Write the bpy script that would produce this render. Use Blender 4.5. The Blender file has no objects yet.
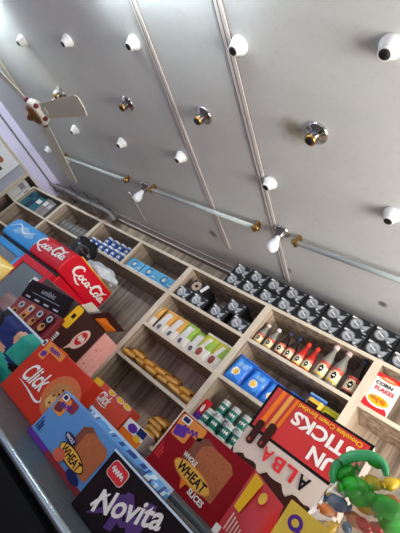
import bpy, math, random
from mathutils import Vector, Matrix, noise
random.seed(7)
PI = math.pi
COL = bpy.context.scene.collection
H = 1.35                      # ceiling height above the eye (eye level is z = 0)
FLOOR = -1.5
# ------------------------------------------------------------------ materials
def lin(c):
    return tuple(((v/255.0)/12.92 if v/255.0 <= 0.04045 else ((v/255.0+0.055)/1.055)**2.4) for v in c)
MATS = {}
def mat(name, rgb, rough=0.5, metal=0.0, spec=0.5, vary=0.0, scale=30.0, coat=0.0, trans=0.0, alpha=1.0, ior=1.45):
    if name in MATS: return MATS[name]
    m = bpy.data.materials.new(name); m.use_nodes = True
    nt = m.node_tree; b = nt.nodes['Principled BSDF']
    c = lin(rgb)
    b.inputs['Base Color'].default_value = (*c, 1)
    b.inputs['Roughness'].default_value = rough
    b.inputs['Metallic'].default_value = metal
    b.inputs['Specular IOR Level'].default_value = spec
    b.inputs['Coat Weight'].default_value = coat
    b.inputs['Transmission Weight'].default_value = trans
    b.inputs['IOR'].default_value = ior
    b.inputs['Alpha'].default_value = alpha
    if vary > 0:
        tc = nt.nodes.new('ShaderNodeTexCoord'); n = nt.nodes.new('ShaderNodeTexNoise')
        n.inputs['Scale'].default_value = scale; n.inputs['Detail'].default_value = 4
        nt.links.new(tc.outputs['Object'], n.inputs['Vector'])
        r = nt.nodes.new('ShaderNodeValToRGB')
        r.color_ramp.elements[0].position = 0.3; r.color_ramp.elements[1].position = 0.7
        r.color_ramp.elements[0].color = (*[v*(1-vary) for v in c], 1)
        r.color_ramp.elements[1].color = (*[min(1, v*(1+vary)) for v in c], 1)
        nt.links.new(n.outputs['Fac'], r.inputs['Fac']); nt.links.new(r.outputs['Color'], b.inputs['Base Color'])
    MATS[name] = m
    return m
def wood(name, light, dark, rough=0.5):
    m = bpy.data.materials.new(name); m.use_nodes = True
    nt = m.node_tree; b = nt.nodes['Principled BSDF']; b.inputs['Roughness'].default_value = rough
    g = nt.nodes.new('ShaderNodeNewGeometry')
    mp = nt.nodes.new('ShaderNodeMapping'); mp.inputs['Scale'].default_value = (26, 26, 1.2)
    n = nt.nodes.new('ShaderNodeTexNoise'); n.inputs['Scale'].default_value = 1.0; n.inputs['Detail'].default_value = 5
    n2 = nt.nodes.new('ShaderNodeTexNoise'); n2.inputs['Scale'].default_value = 3.4; n2.inputs['Detail'].default_value = 3
    add = nt.nodes.new('ShaderNodeMath'); add.operation = 'MULTIPLY_ADD'; add.inputs[1].default_value = 0.45
    r = nt.nodes.new('ShaderNodeValToRGB')
    r.color_ramp.elements[0].position = 0.55; r.color_ramp.elements[0].color = (*lin(dark), 1)
    r.color_ramp.elements[1].position = 0.88; r.color_ramp.elements[1].color = (*lin(light), 1)
    L = nt.links.new
    L(g.outputs['Position'], mp.inputs['Vector']); L(mp.outputs['Vector'], n.inputs['Vector']); L(mp.outputs['Vector'], n2.inputs['Vector'])
    L(n2.outputs['Fac'], add.inputs[0]); L(n.outputs['Fac'], add.inputs[2]); L(add.outputs[0], r.inputs['Fac'])
    L(r.outputs['Color'], b.inputs['Base Color'])
    return m
def ceiling_mat():
    m = bpy.data.materials.new('stained_ceiling_sheet'); m.use_nodes = True
    nt = m.node_tree; b = nt.nodes['Principled BSDF']; L = nt.links.new
    g = nt.nodes.new('ShaderNodeNewGeometry')
    n = nt.nodes.new('ShaderNodeTexNoise'); n.inputs['Scale'].default_value = 1.1; n.inputs['Detail'].default_value = 6; n.inputs['Roughness'].default_value = 0.6
    r = nt.nodes.new('ShaderNodeValToRGB')
    r.color_ramp.elements[0].position = 0.3; r.color_ramp.elements[0].color = (*lin((206, 208, 204)), 1)
    r.color_ramp.elements[1].position = 0.72; r.color_ramp.elements[1].color = (*lin((226, 229, 225)), 1)
    L(g.outputs['Position'], n.inputs['Vector']); L(n.outputs['Fac'], r.inputs['Fac'])
    # fine specks
    n3 = nt.nodes.new('ShaderNodeTexNoise'); n3.inputs['Scale'].default_value = 38; n3.inputs['Detail'].default_value = 2
    r3 = nt.nodes.new('ShaderNodeValToRGB'); r3.color_ramp.elements[0].position = 0.3; r3.color_ramp.elements[0].color = (.8, .78, .76, 1)
    r3.color_ramp.elements[1].position = 0.42; r3.color_ramp.elements[1].color = (1, 1, 1, 1)
    L(g.outputs['Position'], n3.inputs['Vector']); L(n3.outputs['Fac'], r3.inputs['Fac'])
    mx = nt.nodes.new('ShaderNodeMixRGB'); mx.blend_type = 'MULTIPLY'; mx.inputs[0].default_value = 0.22
    L(r.outputs['Color'], mx.inputs[1]); L(r3.outputs['Color'], mx.inputs[2])
    cur = mx.outputs['Color']
    # yellowish stain with a lamp holder's shadow painted in, plus small dark marks
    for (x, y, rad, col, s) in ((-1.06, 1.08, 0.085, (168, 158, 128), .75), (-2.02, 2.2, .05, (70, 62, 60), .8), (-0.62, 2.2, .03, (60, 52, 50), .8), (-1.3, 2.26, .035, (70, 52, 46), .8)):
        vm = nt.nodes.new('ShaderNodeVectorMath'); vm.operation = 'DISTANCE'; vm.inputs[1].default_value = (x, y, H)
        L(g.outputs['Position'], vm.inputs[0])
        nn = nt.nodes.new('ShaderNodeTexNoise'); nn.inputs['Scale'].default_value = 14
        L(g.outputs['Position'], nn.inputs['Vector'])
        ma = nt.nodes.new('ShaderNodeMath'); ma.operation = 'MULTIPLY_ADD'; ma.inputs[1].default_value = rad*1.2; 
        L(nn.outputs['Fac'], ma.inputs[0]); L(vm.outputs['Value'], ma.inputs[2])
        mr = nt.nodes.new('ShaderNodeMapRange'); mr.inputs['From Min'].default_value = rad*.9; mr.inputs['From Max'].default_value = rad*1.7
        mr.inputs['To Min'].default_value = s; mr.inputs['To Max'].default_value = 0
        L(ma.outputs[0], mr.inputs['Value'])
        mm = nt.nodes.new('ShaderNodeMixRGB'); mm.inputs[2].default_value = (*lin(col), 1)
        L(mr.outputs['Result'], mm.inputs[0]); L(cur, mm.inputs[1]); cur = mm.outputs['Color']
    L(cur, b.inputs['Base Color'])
    b.inputs['Roughness'].default_value = 0.42; b.inputs['Specular IOR Level'].default_value = 0.5
    return m
WOOD = wood('greige_wood_laminate', (200, 180, 156), (126, 108, 92))
EDGE = mat('pale_edge_banding', (222, 209, 184), .5, vary=.06, scale=12)
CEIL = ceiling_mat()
WALL = mat('lavender_white_wall_paint', (226, 220, 246), .6, vary=.05, scale=3)
BACKW = mat('grey_wall_paint', (150, 140, 132), .7, vary=.08, scale=4)
FLOORM = mat('grey_floor_tile', (92, 88, 82), .5, vary=.1, scale=2)
WHITE = mat('white_plastic', (236, 236, 232), .35)
WPRINT = mat('white_ink', (240, 236, 228), .6, spec=.15)
BLACK = mat('black_ink', (22, 20, 21), .6, spec=.15)
CARD_BLACK = mat('black_card', (26, 25, 27), .4, vary=.15)
CHROME = mat('chrome', (190, 190, 188), .18, 1.0)
BRASS = mat('brass', (176, 140, 84), .32, 1.0)
HOLE = mat('socket_dark', (24, 22, 22), .6)
STEEL = mat('brushed_steel', (84, 96, 101), .5, .5, vary=.3, scale=55)
RAIL = mat('bright_rail', (170, 186, 192), .22, .9)
GREYCAP = mat('grey_plastic', (120, 118, 116), .5)
RED = mat('cooler_red', (212, 16, 40), .4, spec=.3)
BLUE = mat('cooler_blue', (58, 152, 216), .4, spec=.3)
GLASS = mat('cooler_glass_dark', (88, 104, 104), .08, spec=.8)
DARKGLASS = mat('counter_dark_glass', (16, 20, 24), .12, spec=.7)
SILVER = mat('silver_print', (188, 192, 196), .3, .35)
SILVER2 = mat('pale_silver_print', (140, 146, 150), .3, .35)
YEL = mat('yellow_print', (240, 190, 40), .6, spec=.15)
ORANGE = mat('orange_print', (232, 120, 36), .6, spec=.15)
PURPLE = mat('purple_print', (96, 50, 150), .6, spec=.15)
NAVY = mat('navy_print', (34, 44, 96), .6, spec=.15)
BROWN = mat('chocolate_brown', (58, 28, 22), .6, spec=.15)
TAN = mat('biscuit_tan', (190, 126, 62), .5, vary=.18, scale=60)
CREAM = mat('cream', (232, 224, 206), .5)
PINK = mat('pink_card', (226, 160, 150), .5, vary=.06)
TEAL = mat('teal_print', (20, 150, 130), .45)
SKIN = mat('tan_print', (196, 140, 104), .5)
# ------------------------------------------------------------------ mesh builder
class MB:
    def __init__(s): s.v = []; s.f = []; s.mi = []; s.mats = []; s.smooth = []
    def m(s, mt):
        if mt not in s.mats: s.mats.append(mt)
        return s.mats.index(mt)
    def add(s, vs, fs, mt, smooth=False):
        o = len(s.v); s.v += [Vector(p) for p in vs]
        for k, f in enumerate(fs):
            s.f.append([i+o for i in f]); s.mi.append(s.m(mt[k] if isinstance(mt, list) else mt)); s.smooth.append(smooth)
        return s
    def box(s, x0, x1, y0, y1, z0, z1, mt):
        vs = [(x, y, z) for z in (z0, z1) for y in (y0, y1) for x in (x0, x1)]
        return s.add(vs, [(0, 2, 3, 1), (4, 5, 7, 6), (0, 1, 5, 4), (2, 6, 7, 3), (0, 4, 6, 2), (1, 3, 7, 5)], mt)
    def lathe(s, prof, c=(0, 0, 0), seg=20, mt=None, M=None):
        """prof: list of (r, z, material of the band below it)"""
        vs = []; fs = []; ms = []
        for p in prof:
            for k in range(seg):
                a = 2*PI*k/seg; vs.append(Vector((p[0]*math.cos(a), p[0]*math.sin(a), p[1])))
        if M: vs = [M @ v for v in vs]
        vs = [v + Vector(c) for v in vs]
        for i in range(len(prof)-1):
            for k in range(seg):
                k2 = (k+1) % seg
                fs.append((i*seg+k, i*seg+k2, (i+1)*seg+k2, (i+1)*seg+k)); ms.append(prof[i+1][2] if len(prof[i+1]) > 2 else mt)
        fs.append(tuple(range(seg))[::-1]); ms.append(ms[0])
        fs.append(tuple(range((len(prof)-1)*seg, len(prof)*seg))); ms.append(ms[-2])
        return s.add(vs, fs, ms, True)
    def tube(s, pts, r, seg=10, mt=None, closed=False):
        pts = [Vector(p) for p in pts]; n = len(pts); vs = []; fs = []
        for i, p in enumerate(pts):
            t = (pts[min(i+1, n-1)] - pts[max(i-1, 0)]).normalized()
            a = Vector((0, 0, 1)) if abs(t.z) < .9 else Vector((1, 0, 0))
            u = t.cross(a).normalized(); w = t.cross(u)
            rr = r[i] if isinstance(r, (list, tuple)) else r
            for k in range(seg):
                an = 2*PI*k/seg; vs.append(p + (u*math.cos(an) + w*math.sin(an))*rr)
        for i in range(n-1):
            for k in range(seg):
                k2 = (k+1) % seg; fs.append((i*seg+k, i*seg+k2, (i+1)*seg+k2, (i+1)*seg+k))
        fs.append(tuple(range(seg))[::-1]); fs.append(tuple(range((n-1)*seg, n*seg)))
        return s.add(vs, fs, mt, True)
    def build(s, name, parent=None, world=True, bevel=0, weld=False):
        me = bpy.data.meshes.new(name)
        vs = s.v
        if parent is not None and world:
            inv = chain(parent).inverted(); vs = [inv @ v for v in vs]
        me.from_pydata([tuple(v) for v in vs], [], s.f)
        for m in s.mats: me.materials.append(m)
        me.polygons.foreach_set('material_index', s.mi); me.polygons.foreach_set('use_smooth', s.smooth)
        me.update()
        o = bpy.data.objects.new(name, me); COL.objects.link(o)
        if parent is not None: o.parent = parent
        if bevel:
            b = o.modifiers.new('bevel', 'BEVEL'); b.width = bevel; b.segments = 2; b.limit_method = 'ANGLE'
        return o
def chain(o):
    M = o.matrix_basis.copy()
    while o.parent: o = o.parent; M = o.matrix_basis @ M
    return M
def thing(name, label, cat, loc=(0, 0, 0), group=None, rot=(0, 0, 0)):
    o = bpy.data.objects.new(name, None); COL.objects.link(o); o.empty_display_size = .05
    o.location = loc; o.rotation_euler = rot; return tag(o, label, cat, group)
def tag(o, label, cat, group=None):
    o['label'] = label; o['category'] = cat
    if group: o['group'] = group
    return o
def struct(o): o['kind'] = 'structure'; return o
def dup(root, loc, label, rot=None, group=None):
    def cp(o, par):
        c = o.copy(); COL.objects.link(c)
        if par is not None: c.parent = par
        for ch in [x for x in bpy.data.objects if x.parent == o]: cp(ch, c)
        return c
    r = cp(root, None); r.location = loc
    if rot is not None: r.rotation_euler = rot
    r['label'] = label
    if group: r['group'] = group
    return r
ORD = ['first', 'second', 'third', 'fourth', 'fifth', 'sixth', 'seventh', 'eighth', 'ninth', 'tenth', 'eleventh', 'twelfth']
# ------------------------------------------------------------------ printing on faces
TXT = {}
def text_polys(t, bold=0.0, spacing=1.0):
    k = (t, bold, spacing)
    if k in TXT: return TXT[k]
    cu = bpy.data.curves.new('t', 'FONT'); cu.body = t; cu.size = 1; cu.offset = bold; cu.resolution_u = 3; cu.space_character = spacing
    ob = bpy.data.objects.new('t', cu); COL.objects.link(ob)
    dg = bpy.context.evaluated_depsgraph_get(); dg.update()
    me = bpy.data.meshes.new_from_object(ob.evaluated_get(dg))
    vs = [(v.co.x, v.co.y) for v in me.vertices]; fs = [tuple(p.vertices) for p in me.polygons]
    bpy.data.objects.remove(ob); bpy.data.curves.remove(cu); bpy.data.meshes.remove(me)
    x0 = min(v[0] for v in vs); x1 = max(v[0] for v in vs); y0 = min(v[1] for v in vs); y1 = max(v[1] for v in vs)
    vs = [((a-x0)/(x1-x0), (b-y0)/(y1-y0)) for a, b in vs]
    TXT[k] = (vs, fs); return TXT[k]
def spline(pts, n=8):
    out = []; P = [pts[0]] + list(pts) + [pts[-1]]
    for i in range(1, len(P)-2):
        for k in range(n):
            t = k/n; r = []
            for c in range(len(pts[0])):
                a, b, d, e = P[i-1][c], P[i][c], P[i+1][c], P[i+2][c]
                r.append(.5*((2*b)+(-a+d)*t+(2*a-5*b+4*d-e)*t*t+(-a+3*b-3*d+e)*t**3))
            out.append(tuple(r))
    out.append(tuple(pts[-1])); return out
def scribble(F, a, b, w, h, m, rot=0, n=5, seed=1):
    """a word too small to read in the photograph: one running stroke"""
    rr = random.Random(seed); c, d = math.cos(rot), math.sin(rot); pts = []
    for k in range(2*n+1):
        x = -w/2+w*k/(2*n); y = (h/2 if k % 2 else -h/2)*rr.uniform(.5, 1); pts.append((a+x*c-y*d, b+x*d+y*c, h*.28))
    F.ribbon(pts, m, h*.28); F.k += 1
class Face:
    """a printed face: o origin, u to the right, v up; prints lie a fraction of a millimetre proud"""
    def __init__(s, mb, o, u, v, step=.0007):
        s.mb = mb; s.o = Vector(o); s.u = Vector(u).normalized(); s.v = Vector(v).normalized(); s.n = s.u.cross(s.v); s.k = 1; s.step = step
    def P(s, a, b): return s.o + s.u*a + s.v*b + s.n*(s.step*s.k)
    def poly(s, pts, mt): s.mb.add([s.P(*p) for p in pts], [tuple(range(len(pts)))], mt); s.k += 1; return s
    def rect(s, a0, a1, b0, b1, mt): return s.poly([(a0, b0), (a1, b0), (a1, b1), (a0, b1)], mt)
    def ell(s, a, b, ra, rb, mt, rot=0, n=22):
        c, d = math.cos(rot), math.sin(rot)
        return s.poly([(a+ra*math.cos(t)*c-rb*math.sin(t)*d, b+ra*math.cos(t)*d+rb*math.sin(t)*c) for t in [2*PI*k/n for k in range(n)]], mt)
    def rrect(s, a0, a1, b0, b1, r, mt, rot=0):
        ca, cb = (a0+a1)/2, (b0+b1)/2; pts = []
        for (x, y, st) in ((a1-r, b1-r, 0), (a0+r, b1-r, 90), (a0+r, b0+r, 180), (a1-r, b0+r, 270)):
            for k in range(5):
                t = math.radians(st+k*22.5); pts.append((x+r*math.cos(t), y+r*math.sin(t)))
        c, d = math.cos(rot), math.sin(rot)
        return s.poly([(ca+(x-ca)*c-(y-cb)*d, cb+(x-ca)*d+(y-cb)*c) for x, y in pts], mt)
    def text(s, t, a, b, w, h, mt, rot=0, shear=0, bold=0.0, spacing=1.0):
        """centred on (a, b), w wide and h high"""
        vs, fs = text_polys(t, bold, spacing); c, d = math.cos(rot), math.sin(rot); q = []
        for x, y in vs:
            x, y = (x-.5)*w + (y-.5)*h*shear, (y-.5)*h
            q.append(s.P(a+x*c-y*d, b+x*d+y*c))
        s.mb.add(q, fs, mt); s.k += 1; return s
    def ribbon(s, pts, mt, w, a=0, b=0, sc=1, n=7):
        pts = spline([(p[0], p[1], p[2] if len(p) > 2 else w) for p in pts], n); vs = []; fs = []
        for i, p in enumerate(pts):
            q0 = pts[max(i-1, 0)]; q1 = pts[min(i+1, len(pts)-1)]
            tx, ty = q1[0]-q0[0], q1[1]-q0[1]; l = math.hypot(tx, ty) or 1; nx, ny = -ty/l*p[2]/2, tx/l*p[2]/2
            vs += [s.P(a+(p[0]+nx)*sc, b+(p[1]+ny)*sc), s.P(a+(p[0]-nx)*sc, b+(p[1]-ny)*sc)]
        for i in range(len(pts)-1): fs.append((2*i, 2*i+1, 2*i+3, 2*i+2))
        s.mb.add(vs, fs, mt); s.k += .25; return s
def cursive_logo(F, a, b, sc, mt, sv=.7):
    """the flowing white script on the two red cooler panels, 11 units long"""
    R = lambda p, w=.34: F.ribbon([(q[0], q[1]*sv)+tuple(q[2:]) for q in p], mt, w*.9, a, b, sc)
    R([(2.35, 3.05, .2), (2.2, 3.5, .3), (1.5, 3.6, .45), (.7, 2.9, .6), (.25, 1.8, .65), (.5, .85, .55), (1.2, .6, .4), (1.9, 1.0, .25), (2.3, 1.5, .15)])
    R([(.9, .6, .2), (1.6, .05, .35), (2.5, -.45, .4), (3.3, -.6, .3), (3.8, -.35, .12)])
    R([(2.75, 2.0), (2.35, 1.4, .4), (2.5, .75, .4), (2.95, .75), (3.25, 1.4, .4), (3.1, 1.95), (2.75, 2.0)])
    R([(4.25, 1.9, .3), (3.9, 2.05), (3.6, 1.4, .45), (3.7, .8, .4), (4.15, .75), (4.5, 1.1, .2)])
    R([(5.35, 1.85), (5.0, 2.05), (4.65, 1.4, .42), (4.75, .8), (5.15, .85), (5.4, 1.5)]); R([(5.55, 2.05, .4), (5.35, 1.2, .42), (5.5, .75), (5.85, .95, .2)])
    R([(5.85, 1.5, .25), (6.5, 1.6, .3)])
    R([(8.6, 3.0, .2), (8.35, 3.4, .3), (7.7, 3.4, .42), (7.0, 2.7, .58), (6.75, 1.7, .62), (7.0, .85, .5), (7.6, .65, .4), (8.2, 1.0, .2)])
    R([(7.0, 3.1, .2), (7.6, 3.75, .35), (8.6, 3.5, .4), (9.4, 3.1, .35), (10.2, 3.3, .3), (10.8, 3.9, .12)])
    R([(8.6, 2.0), (8.2, 1.4, .4), (8.35, .75, .4), (8.8, .75), (9.1, 1.4, .4), (8.95, 1.95), (8.6, 2.0)])
    R([(9.15, 1.0, .2), (9.75, 2.4), (9.75, 3.0), (9.5, 2.8), (9.4, 1.6, .42), (9.6, .75, .35), (9.9, .95, .2)])
    R([(10.75, 1.85), (10.4, 2.05), (10.05, 1.4, .42), (10.15, .8), (10.55, .85), (10.8, 1.5)]); R([(10.95, 2.05, .4), (10.75, 1.2, .42), (10.95, .75), (11.3, 1.0, .2)])
# ------------------------------------------------------------------ room shell
LX, RX, FY, BY = -5.2, 2.4, -2.4, 2.62
struct(MB().box(LX, RX, FY, BY, FLOOR-.05, FLOOR, FLOORM).build('floor'))
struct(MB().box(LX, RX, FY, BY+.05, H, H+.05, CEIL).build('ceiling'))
struct(MB().box(LX, RX, BY, BY+.05, FLOOR, H, BACKW).build('wall_back'))
struct(MB().box(LX-.05, LX, FY, BY+.05, FLOOR, H, WALL).build('wall_left'))
struct(MB().box(RX, RX+.05, 1.9, BY+.05, FLOOR, H, WALL).build('wall_right'))
struct(MB().box(LX, RX, FY-.05, FY, FLOOR, H, WALL).build('wall_front'))
BX = -4.87
trim = MB().box(LX, BX, FY, BY, 1.115, H, WALL); struct(trim.build('trim_1'))                   # lavender fascia over the side shelving
struct(MB().box(BX, BX+.012, -.5, 2.55, 1.243, 1.262, GREYCAP).build('trim_2'))                  # dark cable line along it
BATT = mat('ceiling_batten', (232, 226, 220), .45, vary=.04); BATT2 = mat('batten_groove', (126, 114, 108), .6)
def batten(n, x, y0, y1, w=.044):
    b = MB().box(x-w/2, x+w/2, y0, y1, H-.009, H, BATT)
    b.box(x-w/2-.007, x-w/2, y0, y1, H-.006, H, BATT2); b.box(x-.002, x+.0025, y0, y1, H-.0105, H-.009, BATT2); b.box(x+w/2, x+w/2+.004, y0, y1, H-.005, H, BATT2)
    struct(b.build('trim_%d' % n))
batten(3, -1.876, -1.8, 2.30); batten(4, -1.325, -1.8, 2.40); batten(5, -3.06, 2.08, 2.46, .028)
TRK = mat('brown_grey_trunking', (140, 128, 120), .6, vary=.08); struct(MB().box(BX, RX, 2.545, 2.62, 1.268, H, TRK).box(BX, RX, 2.538, 2.545, 1.268, 1.276, BATT).box(BX, RX, 2.538, 2.545, 1.325, 1.331, BATT).build('trim_6'))                         # cable trunking where ceiling meets wall
# conduit running along the ceiling to the fan and on to the tube lights
cd = MB().tube([(-4.09, -1.0, H-.014), (-4.08, 1.93, H-.014)], .014, 8, mat('cream_conduit', (206, 200, 180), .5)); cd.box(-4.12, -4.05, 1.90, 1.96, H-.04, H, MATS['cream_conduit'])
tag(cd.build('ceiling_conduit'), 'cream cable conduit along the ceiling, running past the fan to the tube lights', 'conduit')
# ------------------------------------------------------------------ shelving
Z1, Z2, Z3, Z4, Z5 = 1.0600, .7740, .4680, .1850, -.1250   # top edges of the boards' front lips
T = .024; D0, D1 = 2.30, 2.60
def shelf_unit(name, label, x0, x1, boards, centre=None, extra=None, bottom=FLOOR):
    r = thing(name, label, 'shelving', ((x0+x1)/2, (D0+D1)/2, bottom))
    for xa in (x0, x1-T):
        MB().box(xa, xa+T, D0, D1, bottom, Z1-T, WOOD).box(xa, xa+T, D0-.002, D0, bottom, Z1-T, EDGE).build('side_panel', r)
    MB().box(x0, x1, D1, D1+.012, bottom, 1.268, WOOD).build('back_panel', r)
    for z in boards:
        xa, xb = (x0+T, x1-T) if z != Z1 else (x0, x1)
        MB().box(xa, xb, D0+.001, D1, z-T, z, WOOD).box(xa, xb, D0-.002, D0+.001, z-T, z, EDGE).build('shelf_board', r)
    if centre: MB().box(centre-T/2, centre+T/2, D0, D1, Z2, Z1-T, WOOD).box(centre-T/2, centre+T/2, D0-.002, D0, Z2, Z1-T, EDGE).build('divider', r)
    return r
X0, X1, XH, X2, X3, X4 = -4.08, -3.335, -2.685, -2.03, -1.258, -.487
shelf_unit('shelf_unit', 'greige wood shelf bay in the back corner, holding the teal and navy books', BX, X0, [Z1, Z2, Z3, -.1, -.9])
shelf_unit('shelf_unit', 'greige wood shelf bay behind the blue cooler, with low grey volumes in it', X0, X1, [Z1, Z2, Z3, -.1, -.9])
shelf_unit('shelf_unit', 'wide greige wood shelf bay behind the red cooler, with blue tins on top shelf', X1, X2, [Z1, Z2, -.9], XH)
shelf_unit('shelf_unit', 'greige wood shelf bay holding the white pouches and gold biscuit packets', X2, X3, [Z1, Z2, Z3, Z4, Z5, -.6, -1.1])
shelf_unit('shelf_unit', 'greige wood shelf bay holding the sauce bottles and blue snack bags', X3, X4, [Z1, Z2, Z3, .160, -.3, -.9])
shelf_unit('shelf_unit', 'greige wood shelf bay at right edge, holding the corn flakes box', X4, .30, [Z1, Z2, .1, -.3, -.9])
shelf_unit('shelf_unit', 'greige wood shelf bay', .30, 1.08, [Z1, Z2, .1, -.3, -.9])['label'] = 'greige wood shelf bay just past the right edge of the corn flakes bay'
# side shelving let into the left wall
r = thing('side_shelving', 'shallow wooden shelving on the left wall with two white books beside the poster', 'shelving', (-5.03, 1.6, FLOOR))
MB().box(LX, LX+.012, .9, 2.60, FLOOR, 1.115, WOOD).build('back_panel', r)
for y in (.90, 2.13): MB().box(LX+.012, BX, y, y+.022, FLOOR, 1.113, WOOD).box(BX, BX+.004, y-.004, y+.026, FLOOR, 1.113, EDGE).build('side_panel', r)
for z in (.640, .774, 1.113):
    if z == .640: MB().box(LX+.012, BX, .922, 2.13, z-.022, z, WOOD).box(BX, BX+.003, .922, 2.13, z-.022, z, EDGE).build('shelf_board', r)
    else: MB().box(LX+.012, BX-.001, 2.152, 2.60, z-.022, z, WOOD).box(BX-.001, BX, 2.152, 2.40, z-.022, z, EDGE).build('shelf_board', r)
# poster panel
p = thing('poster_panel', 'framed food poster panel on the left wall above the shelving edge', 'poster', (BX, 1.5, .645))
MB().box(BX-.02, BX+.004, .93, 2.125, .645, 1.085, WHITE).build('panel', p)
mb = MB(); F = Face(mb, (BX+.004, .93, .645), (0, 1, 0), (0, 0, 1))
F.rect(0, .99, 0, .44, mat('poster_white', (226, 226, 228), .5)); F.rect(1.04, 1.195, 0, .44, mat('poster_lavender', (172, 172, 186), .5))
for k in range(34):
    F.ell(random.uniform(.45, .97), random.uniform(.05, .4), .05, .035, random.choice([mat('roast_brown', (150, 84, 56), .5), mat('crust_orange', (196, 118, 76), .5), mat('dark_roast', (88, 50, 40), .5)]), random.random()*3)
F.poly([(.93, 0), (1.04, 0), (1.04, .44), (1.0, .44)], MATS['poster_white'])
mb.build('printed_picture', p)
FR = mat('pale_wood_frame', (200, 186, 160), .5)
MB().box(BX, BX+.02, .93, 2.125, 1.085, 1.112, FR).box(BX, BX+.02, .93, 2.125, .645, .66, FR).box(BX, BX+.02, 2.108, 2.125, .66, 1.085, FR).build('frame', p)
# ------------------------------------------------------------------ books
def book(x0, x1, y0, y1, z, h, m, label, group, band=None, axis='x'):
    b = thing('book', label, 'book', ((x0+x1)/2, (y0+y1)/2, z), group)
    MB().box(x0, x1, y0, y1, z, z+h, m).build('cover', b, bevel=.003)
    mb = MB()
    if axis == 'x': F = Face(mb, (x0, y0, z), (1, 0, 0), (0, 0, 1)); w = x1-x0
    else: F = Face(mb, (x1, y0, z), (0, 1, 0), (0, 0, 1)); w = y1-y0
    F.rect(w*.15, w*.85, h*.55, h*.82, band or WPRINT)
    mb.build('spine_label', b)
BK_W = mat('book_white', (214, 210, 206), .5); BK_T = mat('book_teal', (28, 110, 122), .5); BK_N = mat('book_navy', (30, 48, 80), .5); BK_G = mat('book_grey', (146, 140, 136), .5); BK_GR = mat('book_grey_green', (118, 120, 112), .55)
gb = 'books in the corner shelving'
book(-5.1, -4.88, 2.16, 2.262, .775, .25, BK_W, 'white book beside the poster frame, leftmost in the corner row', gb, BK_G, 'y')
book(-5.1, -4.88, 2.27, 2.385, .775, .25, BK_W, 'white book between the other white book and teal books in the corner', gb, BK_G, 'y')
for i, (a, b, m, l, bd) in enumerate(((-4.84, -4.72, BK_T, 'teal book right of the two white books in the corner row', BK_N), (-4.71, -4.62, BK_N, 'dark navy book between two teal books in the corner row', BK_T), (-4.61, -4.46, BK_T, 'wide teal book with pale band, right of the navy book', WPRINT), (-4.45, -4.34, BK_G, 'grey book right of the wide teal book in the corner row', WPRINT), (-4.33, -4.23, BK_G, 'grey book at the right end of the corner row', BK_W))):
    book(a, b, 2.33, 2.5, .775, .24-.012*(i % 3), m, l, gb, bd)
for i in range(7):
    book(-4.03+i*.078, -3.96+i*.078, 2.42, 2.58, .775, .15, BK_GR, '%s low grey book from the left in the bay behind the blue cooler' % ORD[i], 'low grey books behind the coolers', BK_G)
book(-5.12, -4.88, 1.75, 2.1, .24, .26, BK_T, 'teal box file low on the left wall shelving under the poster', gb, WPRINT, 'y')
MB().box(-5.18, -4.88, .93, 2.12, .215, .24, WOOD).build('shelf_board', r)
# ------------------------------------------------------------------ pipes in the corner
PIPE = mat('grey_pipe', (146, 142, 138), .55); PIPED = mat('dark_pipe', (100, 96, 94), .5)
for k, (y, z, rr, m, l) in enumerate(((2.40, 1.235, .022, PIPE, 'thick grey pipe in the corner over the shelving, frontmost'), (2.44, 1.285, .018, PIPED, 'dark pipe running above the thick grey pipe in the corner'), (2.49, 1.24, .018, PIPE, 'light grey pipe behind the frontmost corner pipe'), (2.53, 1.295, .022, PIPE, 'grey pipe lying furthest back against the ceiling corner'))):
    pts = spline([(-4.80+.03*k, y-.01, z), (-4.4, y+.012, z+.012), (-4.0, y-.01, z-.012), (-3.62-.06*k, y+.04, z+.012), (-3.44-.05*k, min(2.50, y+.06), z-.03)], 6)
    tag(MB().tube(pts, rr, 8, m).build('pipe'), l, 'pipe', 'pipes in the ceiling corner')
for k in range(3):
    a = -4.45+k*.3
    tag(MB().tube([(a, 2.365, 1.2), (a+.02, 2.37, 1.31), (a+.05, 2.56, 1.325), (a+.04, 2.56, 1.21), (a, 2.365, 1.2)], .008, 6, PIPED).build('cable_tie'), '%s dark tie from the left around the grey corner pipes' % ORD[k], 'cable tie', 'ties around the corner pipes')
# ------------------------------------------------------------------ ceiling lamp holders
def holder(kind):
    t = thing('lamp_holder', '', 'lamp holder')
    b = MB(); n = MB(); h = MB()
    if kind == 'white':
        b.lathe([(.042, 0), (.043, -.008), (.040, -.015), (.033, -.026), (.028, -.036), (.026, -.042)], seg=24, mt=WHITE)
        n.lathe([(.026, -.040), (.025, -.053), (.021, -.055), (.018, -.050)], seg=20, mt=WHITE)
    else:
        b.lathe([(.056, 0), (.057, -.006), (.050, -.012), (.030, -.018), (.026, -.024)], seg=24, mt=CHROME)
        n.lathe([(.025, -.022), (.024, -.046, CHROME), (.027, -.048, BRASS), (.027, -.062, BRASS), (.021, -.066, BRASS)], seg=20, mt=BRASS)
    zz = -.0535 if kind == 'white' else -.0655
    h.lathe([(.0175, zz), (.0175, zz-.0016), (.004, zz-.0017)], seg=16, mt=HOLE)
    b.build('base', t, False); n.build('socket', t, False); h.build('socket_hole', t, False)
    return t
protoW = holder('white'); protoC = holder('chrome')
usedW = usedC = False
rows = [('white', [(-3.36, .672), (-2.695, .671), (-2.0, .678), (-1.265, .686), (-.614, .682)], 'in the nearest row'),
        ('chrome', [(-3.25, 1.085), (-2.353, 1.076), (-1.643, 1.071), (-.934, 1.066)], 'in the chrome row'),
        ('white', [(-3.39, 1.44), (-2.687, 1.443), (-2.0, 1.426), (-1.27, 1.443), (-.582, 1.436)], 'near the tube lights'),
        ('white', [(-4.40, 1.86)], '')]
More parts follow.
